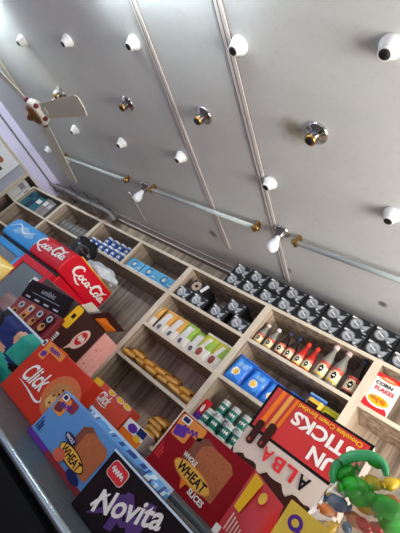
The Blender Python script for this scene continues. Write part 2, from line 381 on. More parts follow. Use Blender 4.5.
ln = ['leftmost', 'second from left', 'third from left', 'fourth from left', 'rightmost']
for kind, pts, where in rows:
    for i, (x, y) in enumerate(pts):
        if where: lab = '%s empty lamp holder on the ceiling, %s %s' % ('white' if kind == 'white' else 'chrome and brass', ln[i] if not (kind == 'chrome' and i == 3) else 'rightmost', where)
        else: lab = 'small white empty lamp holder alone by the lavender wall, left of the fan conduit'
        loc = (x, y, H)
        if kind == 'white' and not usedW: o = protoW; usedW = True; o.location = loc; o['label'] = lab
        elif kind == 'chrome' and not usedC: o = protoC; usedC = True; o.location = loc; o['label'] = lab
        else: o = dup(protoW if kind == 'white' else protoC, loc, lab)
        o['group'] = 'empty lamp holders on the ceiling'
# two bulbs between the tube lights
BULB = mat('frosted_bulb', (238, 240, 242), .25, spec=.6)
def bulb(x, y, label, tilt):
    t = thing('light_bulb', label, 'light bulb', (x, y, H), 'bulbs hanging between the tube lights', tilt)
    MB().lathe([(.058, 0), (.059, -.008), (.050, -.016), (.036, -.024), (.030, -.05), (.024, -.054)], seg=22, mt=CHROME).build('holder', t, False)
    MB().lathe([(.017, -.05), (.019, -.065), (.022, -.078), (.033, -.105), (.038, -.128), (.035, -.148), (.022, -.165), (.004, -.170)], seg=22, mt=BULB).build('bulb', t, False)
bulb(-1.275, 1.845, 'white bulb hanging in a chrome socket between the middle and right tube lights', (.1, -.12, 0))
bulb(-2.70, 1.90, 'white bulb hanging in a chrome socket between the left and middle tube lights', (.1, -.15, 0))
# tube lights
TUBE = mat('unlit_tube_glass', (186, 196, 192), .2, spec=.6)
def tube_light(x0, x1, label, caps=(1, 1)):
    y, z = 1.845, H-.045
    t = thing('tube_light', label, 'tube light', ((x0+x1)/2, y, H), 'unlit tube lights along the ceiling')
    MB().tube([(x0, y, z), (x1, y, z)], .0160, 12, TUBE).build('glass_tube', t)
    for x, s, on in ((x0, -1, caps[0]), (x1, 1, caps[1])):
        if not on: continue
        MB().tube([(x-.004*s, y, z), (x+.034*s, y, z)], .0185, 12, BRASS).box(x+.006*s-.008, x+.006*s+.012, y-.02, y+.02, z-.024, H, BRASS).build('end_cap', t)
tube_light(-3.98, -2.90, 'unlit tube light at left, running from the cream conduit to the first bulb')
tube_light(-2.53, -1.46, 'unlit tube light in the middle, running between the two hanging bulbs')
tube_light(-1.13, .02, 'unlit tube light at right, starting beside the second bulb')
# ------------------------------------------------------------------ ceiling fan
FANC = mat('fan_cream', (226, 220, 202), .4); BLADE = mat('fan_blade_cream', (224, 220, 196), .45); GOLD = mat('fan_gold_brown', (120, 84, 44), .35, .5); MAROON = mat('fan_maroon', (110, 34, 44), .4)
fx, fy, fz = -3.30, 1.11, 1.10
fan = thing('ceiling_fan', 'cream ceiling fan with gold hub and maroon ornaments, unlit ceiling above it', 'fan', (fx, fy, H))
fan['label'] = 'cream ceiling fan with brown and gold hub and maroon ornaments'
MB().lathe([(.055, H), (.05, H-.03), (.02, H-.05)], (fx, fy, 0), 18, FANC).build('canopy', fan)
MB().tube([(fx, fy, H-.03), (fx, fy, fz+.05)], .012, 10, FANC).build('downrod', fan)
MB().lathe([(.04, .062), (.085, .05), (.105, .03), (.112, .008), (.112, -.012), (.100, -.026), (.086, -.030)], (fx, fy, fz), 30, FANC).build('motor_housing', fan)
MB().lathe([(.088, -.024, GOLD), (.078, -.042, GOLD), (.052, -.056, GOLD), (.030, -.066, BRASS), (.018, -.086, GOLD), (.004, -.096, GOLD)], (fx, fy, fz), 26, GOLD).build('hub_cap', fan)
for k in range(6):
    a = math.radians(-100+60*k)
    MB().lathe([(.004, .02), (.018, .012), (.022, 0), (.018, -.012), (.004, -.02)], (fx+.108*math.cos(a), fy+.108*math.sin(a), fz-.004), 12, MAROON).build('ornament', fan)
for k in range(3):
    a = math.radians(-10.2+120*k); c, s = math.cos(a), math.sin(a); M = Matrix.Translation((fx, fy, fz+.01)) @ Matrix.Rotation(a, 4, 'Z') @ Matrix.Rotation(math.radians(-6), 4, 'X')
    bl = MB(); out = [(.13, -.062), (.30, -.066), (.60, -.070), (.80, -.072), (.835, -.055), (.84, .02), (.82, .066), (.60, .066), (.30, .062), (.13, .055)]
    n = len(out); vs = [M @ Vector((x, y, .003)) for x, y in out] + [M @ Vector((x, y, -.003)) for x, y in out]
    bl.add(vs, [tuple(range(n)), tuple(range(2*n-1, n-1, -1))] + [(i, i+n, (i+1) % n+n, (i+1) % n) for i in range(n)], BLADE)
    b = bl.build('blade', fan)
    ir = MB(); vs = [M @ Vector(p) for p in ((.08, -.022, -.006), (.2, -.03, -.006), (.2, .03, -.006), (.08, .022, -.006), (.08, -.022, .007), (.2, -.03, .007), (.2, .03, .007), (.08, .022, .007))]
    ir.add(vs, [(0, 3, 2, 1), (4, 5, 6, 7), (0, 1, 5, 4), (1, 2, 6, 5), (2, 3, 7, 6), (3, 0, 4, 7)], FANC); ir.build('blade_iron', b)
# ------------------------------------------------------------------ black glassware boxes
BW, BH, BD = .152, .1015, .20
def glass_box():
    t = thing('glassware_box', '', 'box')
    MB().box(-BW/2, BW/2, 0, BD, 0, BH, CARD_BLACK).build('carton', t, False, bevel=.0015)
    mb = MB(); F = Face(mb, (-BW/2, 0, 0), (1, 0, 0), (0, 0, 1))
    F.ell(.054, .054, .040, .040, SILVER2); F.ell(.054, .054, .033, .033, SILVER); F.ell(.058, .050, .020, .020, SILVER2); F.rrect(.026, .076, .050, .058, .003, WPRINT, -.5)
    F.poly([(.078, .048), (.138, .072), (.132, .044), (.118, .010), (.102, .012)], SILVER2); F.poly([(.086, .046), (.130, .064), (.124, .034)], SILVER); F.poly([(.098, .026), (.116, .032), (.110, .014)], WPRINT)
    mb.build('printed_glass_picture', t, False)
    for q in ((.010, .044, .083, .096, WPRINT), (.112, .136, .006, .016, SILVER), (.124, .146, .083, .092, SILVER2)):
        mb = MB(); F = Face(mb, (-BW/2, 0, 0), (1, 0, 0), (0, 0, 1)); F.rrect(*q[:4], .003, q[4], -.1); mb.build('label_print', t, False)
    return t
gbx = glass_box(); first = True
def put_box(loc, lab, group, rot=(0, 0, 0)):
    global first
    if first: gbx.location = loc; gbx['label'] = lab; gbx['group'] = group; gbx.rotation_euler = rot; first = False; return gbx
    return dup(gbx, loc, lab, rot, group)
for rw, z in (('lower', Z1+.001), ('upper', Z1+.001+BH+.0015)):
    for k in range(10):
        put_box((-1.637+.1575*k, 2.315+random.uniform(-.004, .004), z), '%s black glassware box from the left, %s row on top of the shelving' % (ORD[k], rw), 'black glassware boxes on top of the shelving')
zc = Z2+.001; gcub = 'black glassware boxes in the cubby'
put_box((-1.93, 2.318, zc), 'black glassware box at left end of the cubby, lower row', gcub)
put_box((-1.768, 2.318, zc), 'black glassware box in the cubby, lower row, under the beige disc', gcub)
put_box((-1.568, 2.318, zc), 'black glassware box in the cubby, lower row, third from left', gcub)
put_box((-1.368, 2.315, zc), 'black glassware box at right end of the cubby, lower row', gcub)
put_box((-1.485, 2.33, zc+BH+.0015), 'black glassware box alone on the upper row at right of the cubby', gcub)
t = thing('glassware_box', 'open black box with a round beige disc on its front, top left of cubby', 'box', (-1.86, 2.33, zc+BH+.0015), gcub)
MB().box(-BW/2, BW/2, 0, BD, 0, BH, CARD_BLACK).build('carton', t, False, bevel=.0015)
mb = MB().lathe([(.040, 0), (.042, .006), (.034, .008), (.030, .003)], (0, 0, .0), 24, mat('beige_disc', (190, 168, 146), .5)); mb.lathe([(.012, .003), (.012, .010), (.002, .011)], (0, 0, 0), 12, BROWN)
M = Matrix.Translation((-.02, -.0005, .052)) @ Matrix.Rotation(PI/2, 4, 'X'); mb.v = [M @ v for v in mb.v]; mb.build('round_disc', t, False)
Mf = Matrix.Translation((.062, -.012, .06)) @ Matrix.Rotation(.4, 4, 'Y'); mb = MB().box(-.014, .014, 0, .004, -.038, .038, WHITE); mb.v = [Mf @ v for v in mb.v]; mb.build('white_flap', t, False)
# ------------------------------------------------------------------ pouches
def pouch(mb, w, h, d, matfn, nx=26, nz=30, lean=0, crumple=.004, seed=0):
    """pillow pouch: base centre at the origin, front towards -y"""
    def prof(u, v):
        e = max(0, min(1, (1-abs(2*u-1))*2.6)); g = max(0, min(1, (1-abs(2*v-1))*3.0)); return (e**.6)*(g**.65)
    for side in (-1, 1):
        vs = []; fs = []; ms = []
        for j in range(nz+1):
            for i in range(nx+1):
                u, v = i/nx, j/nz; x = (u-.5)*w; z = v*h; pr = prof(u, v)
                y = side*d/2*pr
                nn = noise.noise(Vector((x*28+seed*3.1, z*28, side*7.0+seed)))*crumple*(.3+pr)
                sh = -(1-abs(2*v-1))*.02*w*(2*u-1)*.8
                vs.append((x+sh, y+nn+lean*v, z))
        for j in range(nz):
            for i in range(nx):
                a = j*(nx+1)+i; q = (a, a+1, a+nx+2, a+nx+1); fs.append(q if side < 0 else q[::-1])
                ms.append(matfn((i+.5)/nx if side < 0 else 1-(i+.5)/nx, (j+.5)/nz, side))
        mb.add(vs, fs, ms, True)
    return mb
def pouch_thing(name, label, cat, loc, w, h, d, fn, group=None, rot=(0, 0, 0), **kw):
    t = thing(name, label, cat, loc, group, rot)
    sealm = kw.pop('seal', None)
    pouch(MB(), w, h, d, fn, **kw).build('pouch', t, False)
    if sealm:
        lean = kw.get('lean', 0)
        MB().box(-w/2, w/2, lean-.0015, lean+.0015, h-.003, h+.010, sealm).build('top_seal', t, False)
    return t
PW = mat('pouch_white', (232, 228, 220), .35, coat=.2); PO = mat('pouch_orange', (232, 168, 66), .35, coat=.2); PGREEN = mat('pouch_lime', (150, 190, 60), .35, coat=.2); PGREY = mat('pouch_grey', (92, 88, 90), .4); PYG = mat('pouch_yellow_green', (205, 200, 70), .35); PBR = mat('pouch_redbrown', (140, 60, 44), .4); PPINK = mat('pouch_blush', (226, 190, 170), .4)
def w_orange(top):
    def f(u, v, s):
        if (u-.40)**2+((v-.20)*1.25)**2 < .022: return PGREY
        if v > .93: return top
        if abs(u-.36-.25*(v-.3)) < .24: return PW
        if v < .42: return PW if u < .8 else CREAM
        return top
    return f
gw = 'white pouches on the third shelf'
for i in range(5):
    top = PO if i < 3 else PGREEN
    lab = ['white and orange pouch at the left end of the pouch shelf', 'white and orange pouch, second from left on the pouch shelf', 'white and orange pouch beside the green topped one', 'white pouch with lime green top right of the orange ones', 'white and lime pouch beside the dark gap'][i]
    pouch_thing('drink_mix_pouch', lab, 'pouch', (-2.0+.113*i-(.02 if i == 0 else 0), 2.345, Z3), .117, .182 - (.015 if i == 4 else 0), .03, w_orange(top), gw, (-.03, 0, 0), seed=i, lean=.0, seal=PO if i < 3 else PGREEN)
def w_green(u, v, s):
    if (u-.36)**2+((v-.25)*1.2)**2 < .038: return PBR
    if v < .42: return CREAM if u < .8 else PW
    if v > .86: return PYG
    if abs(u-.35-.5*(v-.5)) < .13: return PW
    return PYG if u < .5 else PGREEN
for i in range(2):
    pouch_thing('drink_mix_pouch', ['yellow green pouch with red brown picture, right of the dark gap', 'yellow green pouch with red brown picture beside the divider'][i], 'pouch', (-1.465+.118*i, 2.335, Z3), .121, .192, .03, w_green, gw, (-.03, 0, 0), seed=11+i, seal=PW)
t = thing('tin', 'dark narrow tin showing in the gap between the white pouches', 'tin', (-1.56, 2.44, Z3), None)
MB().lathe([(.03, 0), (.031, .004), (.031, .12), (.027, .126), (.027, .14), (.004, .142)], mt=CARD_BLACK).build('tin_body', t, False); MB().lathe([(.0285, .126), (.0285, .142), (.004, .144)], mt=SILVER2).build('tin_lid', t, False)
# gold biscuit packets lying in a row
PG = mat('packet_gold', (198, 126, 38), .32, coat=.3); PGD = mat('packet_brown', (112, 62, 34), .4); PGL = mat('packet_pale_gold', (222, 170, 84), .35)
def gold(u, v, s):
    if v < .12 or v > .88: return PGL
    if .36 < v < .62 and .15 < u < .8: return PGD
    if (u-.72)**2+(v-.3)**2 < .02: return PGL
    return PG
gp = pouch(MB(), .128, .105, .050, gold, nx=14, nz=12, seed=3, crumple=.008)
M = Matrix.Rotation(-PI/2+.25, 4, 'X'); gp.v = [M @ v for v in gp.v]
def first_packet():
    t = thing('biscuit_packet', '', 'biscuit packet'); gp.build('wrapper', t, False)
    for x in (-.066, .060): MB().box(x, x+.006, .0, .08, .004, .014, PGD).build('crimped_end', t, False)
    return t
pk = first_packet(); usedp = False
def put_packet(loc, rz, tilt, lab, grp):
    global usedp
    rot = (tilt, random.uniform(-.06, .06), rz)
    if not usedp: pk.location = loc; pk['label'] = lab; pk['group'] = grp; pk.rotation_euler = rot; usedp = True
    else: dup(pk, loc, lab, rot, grp)
for lay in range(2):
    for k in range(6 - lay):
        put_packet((-1.945+.122*k+.06*lay, 2.335+.02*lay, Z4+.028+.036*lay), random.uniform(-.38, .38), random.uniform(-.15, .15), 'gold biscuit packet on the gold packet shelf, %s layer, %s from the left' % (('bottom', 'top')[lay], ORD[k]), 'gold biscuit packets on the fourth shelf')
for k in range(4):
    put_packet((-1.40+.02*(k % 2), 2.34, Z5+.028+.034*k), random.uniform(-.15, .15), 0, 'gold biscuit packet in the short stack at the lower right corner, %s from bottom' % ORD[k], 'stacked gold packets beside the divider')
# ------------------------------------------------------------------ blue snack bags
PB = mat('snack_blue', (52, 138, 232), .3, coat=.3); PBD = mat('snack_deep_blue', (34, 98, 196), .35); PBL = mat('snack_pale_blue', (130, 176, 226), .35); PYO = mat('snack_yellow', (238, 190, 66), .4)
def chips(u, v, s):
    r = (u-.42)**2+((v-.38)*1.15)**2
    if r < .014: return PYO
    if r < .034: return PW if (u*7+v*9) % 1 > .3 else PYO
    if .60 < v < .76 and .3 < u < .78: return PBL
    if v > .93 or v < .05: return PBD
    if abs(u-.9) < .06: return PBD
    return PB
gch = 'blue snack bags under the bottles'
for i, (x, lab) in enumerate(((-1.165, 'blue snack bag at the left end against the divider'), (-1.025, 'blue snack bag, second from the left under the bottles'), (-.893, 'blue snack bag, third from left, touching the red carton corner'), (-.765, 'blue snack bag mostly hidden behind the red carton top'))):
    pouch_thing('snack_bag', lab, 'snack bag', (x, 2.345+.01*i, Z3), .142, (.19, .175, .165, .17)[i], .07, chips, gch, (-.1, .05, .12), seed=20+i, crumple=.008, seal=PBD)
def byellow(u, v, s):
    if v > .90 or u < .10: return PBD
    if .66 < v < .78 and .2 < u < .8: return BROWN
    return PYO
pouch_thing('snack_bag', 'yellow and blue snack bag above the red carton, beside the divider end', 'snack bag', (-.668, 2.335, Z3), .108, .222, .06, byellow, 'yellow snack bags beside the blue ones', (-.1, 0, 0), seed=31, seal=PBL)
PLIME = mat('snack_lime_yellow', (206, 200, 50), .35)
pouch_thing('snack_bag', 'lime yellow snack bag in the corner next to the right divider', 'snack bag', (-.562, 2.335, Z3), .1, .195, .05, lambda u, v, s: (BROWN if .66 < v < .82 and .2 < u < .85 else PLIME), 'yellow snack bags beside the blue ones', (-.1, 0, 0), seed=33, seal=PLIME)
# ------------------------------------------------------------------ sauce bottles
BG = mat('clear_bottle', (138, 137, 126), .08, spec=.9); BDK = mat('dark_sauce', (34, 22, 20), .12, spec=.7); BRD = mat('red_sauce', (188, 40, 26), .15, spec=.7); CAPP = mat('cap_pink_white', (232, 196, 190), .4); CAPN = mat('cap_navy', (32, 44, 78), .4); CAPR = mat('cap_red', (222, 58, 34), .4); CAPW = mat('cap_white', (226, 220, 214), .4); LBLR = mat('label_red', (204, 84, 66), .45); LBLC = mat('label_cream', (234, 216, 178), .45)
def bottle(x, h, r, body, cap, label):
    t = thing('sauce_bottle', label, 'bottle', (x, 2.355, Z2), 'sauce bottles on the second shelf')
    MB().lathe([(r*.9, 0), (r, .004), (r, h*.50), (r*.96, h*.55), (r*.62, h*.68), (r*.42, h*.78), (r*.38, h*.90), (r*.40, h*.91)], seg=20, mt=body).build('bottle_body', t, False)
    MB().lathe([(r*.48, h*.875), (r*.50, h*.88), (r*.48, h*.985), (r*.40, h), (.002, h*1.001)], seg=16, mt=cap).build('cap', t, False)
    lb = MB(); N = 14; ROW = 10
    for j in range(ROW):
        for i in range(N):
            a0, a1 = [math.radians(-90-72+144*(i+k)/N) for k in (0, 1)]; z0, z1 = [h*(.10+.36*(j+k)/ROW) for k in (0, 1)]
            u, v = (i+.5)/N, (j+.5)/ROW; m = LBLC
            if v > .78 - .5*abs(u-.5)**2: m = LBLR
            if ((u-.5)*1.4)**2+(v-.46)**2 < .055: m = BLACK
            if abs(v-.46) < .08 and abs(u-.5) < .1: m = WPRINT
            if v < .12: m = YEL if body is not BDK else LBLR
            R = r+.0008
            lb.add([(R*math.cos(a0), R*math.sin(a0), z0), (R*math.cos(a1), R*math.sin(a1), z0), (R*math.cos(a1), R*math.sin(a1), z1), (R*math.cos(a0), R*math.sin(a0), z1)], [(0, 1, 2, 3)], m, True)
    lb.build('label', t, False)
bottle(-1.197, .175, .030, BG, CAPP, 'small clear bottle with pale pink cap at the left end of the bottles')
bottle(-1.118, .18, .031, BG, CAPW, 'small clear bottle with white cap, second from the left end')
bottle(-1.034, .20, .031, BDK, CAPN, 'dark sauce bottle with navy cap right of the two small clear bottles')
bottle(-.968, .20, .031, BDK, CAPN, 'dark sauce bottle with navy cap, left of the red sauce bottles')
bottle(-.895, .192, .031, BRD, CAPR, 'red sauce bottle with orange red cap, left one of the pair')
bottle(-.832, .192, .031, BRD, CAPR, 'red sauce bottle with orange red cap, right one of the pair')
bottle(-.742, .268, .037, BG, CAPP, 'tall clear bottle with pink cap next to the red sauce bottles')
bottle(-.659, .268, .037, BG, CAPP, 'tall clear bottle with pink cap, right one of the tall clear pair')
bottle(-.556, .268, .037, BDK, CAPN, 'tall dark bottle with navy cap beside the right divider')
# ------------------------------------------------------------------ blue tins and light blue boxes
CB = mat('tin_blue', (36, 84, 160), .35); CBL = mat('tin_lid_white', (226, 232, 240), .4); LB = mat('box_light_blue', (92, 186, 226), .4); LBD = mat('box_mid_blue', (44, 110, 180), .4)
def tin():
    t = thing('tin', '', 'tin')
    MB().lathe([(.038, 0, CBL), (.041, .004, CBL), (.041, .012, CBL), (.041, .070, CB), (.041, .072, CB)], seg=20, mt=CB).build('tin_body', t, False)
    MB().lathe([(.0425, .071), (.0425, .088), (.039, .091), (.002, .091)], seg=20, mt=CBL).build('lid', t, False)
    lb = MB()
    for i in range(8):
        for j in range(4):
            if (i+j) % 5 == 0: continue
            a0, a1 = [math.radians(-90-32+64*(i+k)/8) for k in (0, 1)]; z0, z1 = [.026+.022*(j+k)/4 for k in (0, 1)]; R = .0417
            lb.add([(R*math.cos(a0), R*math.sin(a0), z0), (R*math.cos(a1), R*math.sin(a1), z0), (R*math.cos(a1), R*math.sin(a1), z1), (R*math.cos(a0), R*math.sin(a0), z1)], [(0, 1, 2, 3)], WPRINT, True)
    lb.build('label', t, False); return t
tn = tin(); used_t = False; gt = 'blue tins on the second shelf'
spots = [(-3.24+.092*i, 2.345, Z2, '%s blue tin with white lid from the left, front row by the black bag' % ORD[i]) for i in range(6)] + \
        [(-3.10+.105*i, 2.375, Z2+.0915, 'blue tin with white lid standing on the others, %s from left' % ORD[i]) for i in range(4)] + \
        [(-3.20+.092*i, 2.425, Z2, 'blue tin with white lid in the rear row of tins, %s from left' % ORD[i]) for i in range(6)]
for x, y, z, l in spots:
    if not used_t: tn.location = (x, y, z); tn['label'] = l; tn['group'] = gt; used_t = True
    else: dup(tn, (x, y, z), l, None, gt)
def lbox():
    t = thing('small_box', '', 'box'); w, h = .185, .115
    MB().box(-w/2, w/2, 0, .1, 0, h, LB).build('carton', t, False, bevel=.002)
    mb = MB(); F = Face(mb, (-w/2, 0, 0), (1, 0, 0), (0, 0, 1)); F.rect(0, w, 0, .022, WPRINT); F.ell(.085, .068, .040, .036, LBD); F.ell(.095, .070, .027, .022, LB); F.ell(.08, .066, .016, .018, WPRINT); F.rect(.14, .18, .045, .055, WPRINT)
    mb.build('printed_front', t, False); return t
lb0 = lbox(); gl = 'light blue boxes on the second shelf'
for i, x in enumerate((-2.575, -2.375, -2.18)):
    l = ['light blue box with round blue mark, beside the blue tins', 'light blue box with round blue mark, middle of three', 'light blue box with round blue mark, right one by the divider'][i]
    if i == 0: lb0.location = (x, 2.34, Z2+.001); lb0['label'] = l; lb0['group'] = gl
    else: dup(lb0, (x, 2.34, Z2+.001), l, (0, 0, .04*i), gl)
# ------------------------------------------------------------------ green jars and red pouch
JG = mat('jar_green', (18, 120, 100), .35); JW = mat('jar_white', (220, 226, 220), .35)
def jar():
    t = thing('jar', '', 'jar')
    MB().lathe([(.030, 0, JW), (.033, .004, JW), (.033, .012, JW), (.0335, .013, JG), (.0335, .074, JG), (.033, .076, JW), (.033, .080, JW), (.026, .084, JW)], seg=18, mt=JW).build('jar_body', t, False)
    MB().lathe([(.028, .083), (.028, .103), (.024, .106), (.002, .106)], seg=18, mt=JW).build('lid', t, False)
    MB().lathe([(.012, .106), (.012, .108), (.002, .109)], seg=12, mt=LBLR).build('red_dot', t, False)
    lb = MB()
    for i in range(6):
        a0, a1 = [math.radians(-90-38+76*(i+k)/6) for k in (0, 1)]; R = .0342; z0, z1 = (.036, .056) if i % 2 else (.044, .050)
        lb.add([(R*math.cos(a0), R*math.sin(a0), z0), (R*math.cos(a1), R*math.sin(a1), z0), (R*math.cos(a1), R*math.sin(a1), z1), (R*math.cos(a0), R*math.sin(a0), z1)], [(0, 1, 2, 3)], WPRINT, True)
    lb.build('label', t, False); return t
j0 = jar(); gj = 'green and white jars on the lower shelf'; ZJ = .160
for i, (x, y, z, l) in enumerate(((-1.150, 2.355, ZJ, 'green and white jar next to the red pouch, lower row'), (-1.078, 2.35, ZJ, 'green and white jar in the middle of the lower row'), (-.990, 2.345, ZJ, 'green and white jar at the right of the lower row'), (-1.125, 2.41, ZJ+.109, 'green and white jar stacked on top, left one'), (-1.045, 2.41, ZJ+.109, 'green and white jar stacked on top, second from the left'), (-.965, 2.42, ZJ+.109, 'green and white jar stacked on top, rightmost'), (-1.125, 2.425, ZJ, 'green and white jar in the rear row under the left stacked jar'), (-1.045, 2.425, ZJ, 'green and white jar in the rear row under the second stacked jar'), (-.965, 2.43, ZJ, 'green and white jar in the rear row under the rightmost stacked jar'), (-.915, 2.35, ZJ, 'green and white jar nearest the white carton edge'))):
    if i == 0: j0.location = (x, y, z); j0['label'] = l; j0['group'] = gj
    else: dup(j0, (x, y, z), l, None, gj)
pouch_thing('sachet', 'red and purple sachet at the left of the green jars', 'sachet', (-1.206, 2.35, ZJ), .058, .13, .03, lambda u, v, s: PURPLE if v < .35 else (PW if (u-.5)**2+(v-.6)**2 < .04 else RED), None, (-.08, 0, 0), seed=41, seal=RED)
# ------------------------------------------------------------------ printed cartons
def carton(name, label, x0, x1, y0, y1, z0, z1, m, cat='carton', group=None, part='carton_body', bevel=.003):
    t = thing(name, label, cat, ((x0+x1)/2, (y0+y1)/2, z0), group)
    MB().box(x0, x1, y0, y1, z0, z1, m).build(part, t, bevel=bevel)
    return t
def front(x0, y0, z0, step=.0007): mb = MB(); return mb, Face(mb, (x0, y0, z0), (1, 0, 0), (0, 0, 1), step)
# corn flakes
CFW = mat('cereal_white', (240, 236, 230), .4); CFR = mat('cereal_red', (212, 34, 40), .4)
t = carton('cereal_box', 'white and red corn flakes box with a bowl picture in the right bay', -.464, -.325, 2.318, 2.378, Z2+.001, 1.0, CFW, 'cereal box')
mb, F = front(-.464, 2.318, Z2+.001); w, h = .139, .225
F.rect(0, w, h*.88, h, CFR); F.ell(w*.5, h*.89, w*.34, h*.055, ORANGE); scribble(F, w*.5, h*.9, w*.36, h*.05, WPRINT, 0, 3)
mb.build('red_header', t)
mb, F = front(-.464, 2.318, Z2+.001); F.poly([(0, .012), (w*.3, 0), (w, 0), (w, .02), (w*.8, .050), (w*.45, .030), (0, .055)], CFR); mb.build('red_swoosh', t)
mb, F = front(-.464, 2.316, Z2+.001); F.ell(w*.52, h*.27, w*.44, h*.15, WPRINT); F.ell(w*.52, h*.29, w*.40, h*.12, YEL); 
for k in range(14): F.ell(w*(.28+.48*random.random()), h*(.22+.13*random.random()), .009, .006, random.choice([ORANGE, TAN, YEL]), random.random()*3)
mb.build('bowl_picture', t)
mb, F = front(-.464, 2.316, Z2+.001); F.text('CORN', w*.44, h*.73, w*.66, h*.10, BLACK, bold=.03); F.text('FLAKES', w*.55, h*.585, w*.74, h*.11, CFR, bold=.03); mb.build('lettering', t)
# fun sticks carton, standing upside down
FR_ = mat('sticks_red', (196, 38, 36), .4); FW = mat('sticks_greywhite', (206, 191, 178), .5, spec=.3)
TIER = -.14; FX0, FX1, FY0 = -.738, -.243, 1.90; fz0, fz1 = TIER, .508; fw = FX1-FX0
t = carton('biscuit_stick_carton', 'tall red and white carton turned upside down in front of the bottle bay', FX0, FX1, FY0, 2.12, fz0, fz1, FW)
mb, F = front(FX0, FY0, 0)
F.rect(0, fw, .262, .508, BLACK); F.rect(.014, fw-.014, .276, .496, FR_)
wave = [(0, .150)] + [(fw*k/26, .150 - .017*(1+math.sin(k*1.7))*(.6+.4*math.sin(k*.9))) for k in range(1, 26)] + [(fw, .150)]
F.poly([(0, fz0), (fw, fz0)] + wave[::-1], BROWN); mb.build('printed_panel', t)
mb, F = front(FX0, FY0-.002, 0)
for k, (a, wd, bz) in enumerate(((.045, .024, .285), (.085, .022, .300), (.118, .016, .33))): F.poly([(a-wd/2, bz), (a+wd/2, bz), (a+wd/2+.012, .494), (a-wd/2+.012, .494)], (ORANGE, mat('wafer_gold', (226, 156, 60), .5), ORANGE)[k])
for a, b, wd in ((.048, .245, .018), (.104, .262, .020)):
    F.rrect(a-wd, a+wd, b-.050, b+.075, .016, BROWN); F.ell(a-.005, b-.03, .006, .01, PBR)
mb.build('wafer_picture', t)
mb, F = front(FX0, FY0-.003, 0)
F.text('STICKS', .300, .418, .300, .066, WPRINT, PI, .0, .035); F.text('FUN', .375, .328, .170, .066, WPRINT, PI, .0, .035)
F.text('Chocolate Cream Enrobed', .300, .476, .31, .022, YEL, PI, 0, .02); mb.build('title_lettering', t)
mb, F = front(FX0, FY0-.003, 0)
for ch, a, m in (('A', .335, BLACK), ('L', .272, CFR), ('B', .212, CFR), ('A', .150, CFR)): F.text(ch, a, .205, .05, .062, m, PI, 0, .03)
mb.build('brand_lettering', t)
# ------------------------------------------------------------------ display counter
t = thing('display_counter', 'dark shop counter with a steel edge in the foreground', 'counter', (-1.2, 1.3, FLOOR))
MB().box(-2.95, .7, 1.075, 1.45, FLOOR, -.36, DARKGLASS).build('cabinet', t)
MB().box(-2.95, .7, 1.045, 1.45, -.36, -.335, STEEL).build('counter_top', t, bevel=.004)
MB().tube([(-2.95, 1.045, -.345), (.7, 1.045, -.345)], .013, 12, RAIL).build('front_rail', t)
MB().box(-2.95, .7, 1.03, 1.075, FLOOR, -.375, mat('counter_front_black', (12, 15, 18), .5, spec=.25)).build('front_panel', t)
t = thing('raised_counter_tier', 'raised rear tier of the counter carrying the red wheat and tall cartons', 'counter', (-.9, 1.8, FLOOR))
MB().box(-2.33, .7, 1.455, 2.24, FLOOR, TIER-.02, GREYCAP).build('cabinet', t); MB().box(-2.33, .7, 1.452, 2.25, TIER-.02, TIER-.001, STEEL).build('tier_top', t, bevel=.004)
CT = -.334
# Click carton
CLK = mat('carton_orange_red', (196, 52, 34), .6, spec=.12); CLKD = mat('carton_deep_orange', (214, 130, 50), .45); PARLE = mat('label_orange', (228, 140, 44), .45)
x0, y0 = -1.555, 1.345; w, h = .405, .281
t = carton('biscuit_carton', 'orange red biscuit carton with white script, left of the blue wheat pack', x0, x0+w, y0, 1.425, CT, CT+h, CLK)
mb, F = front(x0, y0, CT); F.ell(w*.80, h*.52, .105, .092, mat('cookie_glow', (206, 104, 50), .5)); F.ell(w*.80, h*.5, .074, .066, TAN); F.ell(w*.74, h*.40, .03, .026, mat('cookie_gold', (220, 168, 96), .5))
for k in range(9): F.ell(w*.80+.05*math.cos(k*2.4)*(.3+.08*k), h*.5+.045*math.sin(k*2.4)*(.3+.08*k), .006, .005, BROWN)
mb.build('biscuit_picture', t)
mb, F = front(x0, y0, CT); F.rrect(.035, .085, h*.70, h-.002, .008, PARLE); F.rrect(.035, .18, h*.86, h-.003, .008, PARLE); F.rrect(.045, .078, h*.74, h*.83, .006, PURPLE, .3); scribble(F, .11, h*.92, .08, .022, PURPLE, .05); F.rrect(.005, .028, h*.86, h*.97, .003, WPRINT); F.rrect(.009, .024, h*.88, h*.95, .002, NAVY); mb.v = mb.v
mb.build('brand_label', t)
mb, F = front(x0, y0-.0015, CT); F.text('Click', w*.35, h*.48, .160, .085, WPRINT, .10, .28, .02); F.ribbon([(w*.16, h*.28, .002), (w*.36, h*.27, .006), (w*.56, h*.24, .01), (w*.63, h*.28, .006), (w*.60, h*.34, .002)], WPRINT, .006); mb.build('lettering', t)
# foil wrapped blue pack behind, then the blue wheat pack
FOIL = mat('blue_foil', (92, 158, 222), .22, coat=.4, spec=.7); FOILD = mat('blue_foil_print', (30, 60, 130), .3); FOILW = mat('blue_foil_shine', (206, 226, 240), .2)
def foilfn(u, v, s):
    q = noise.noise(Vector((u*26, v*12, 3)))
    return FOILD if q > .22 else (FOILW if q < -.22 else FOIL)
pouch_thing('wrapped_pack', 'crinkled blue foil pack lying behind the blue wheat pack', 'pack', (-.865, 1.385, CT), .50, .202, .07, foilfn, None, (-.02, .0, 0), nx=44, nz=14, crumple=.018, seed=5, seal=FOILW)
WB = mat('wheat_blue', (92, 142, 196), .6, spec=.12); BRD_ = mat('bread_brown', (170, 92, 42), .5, vary=.1, scale=40); BRD2 = mat('bread_crust', (120, 62, 34), .5); WR = mat('wheat_red', (142, 16, 26), .6, spec=.12); WRS = mat('stripe_red', (140, 34, 44), .4)
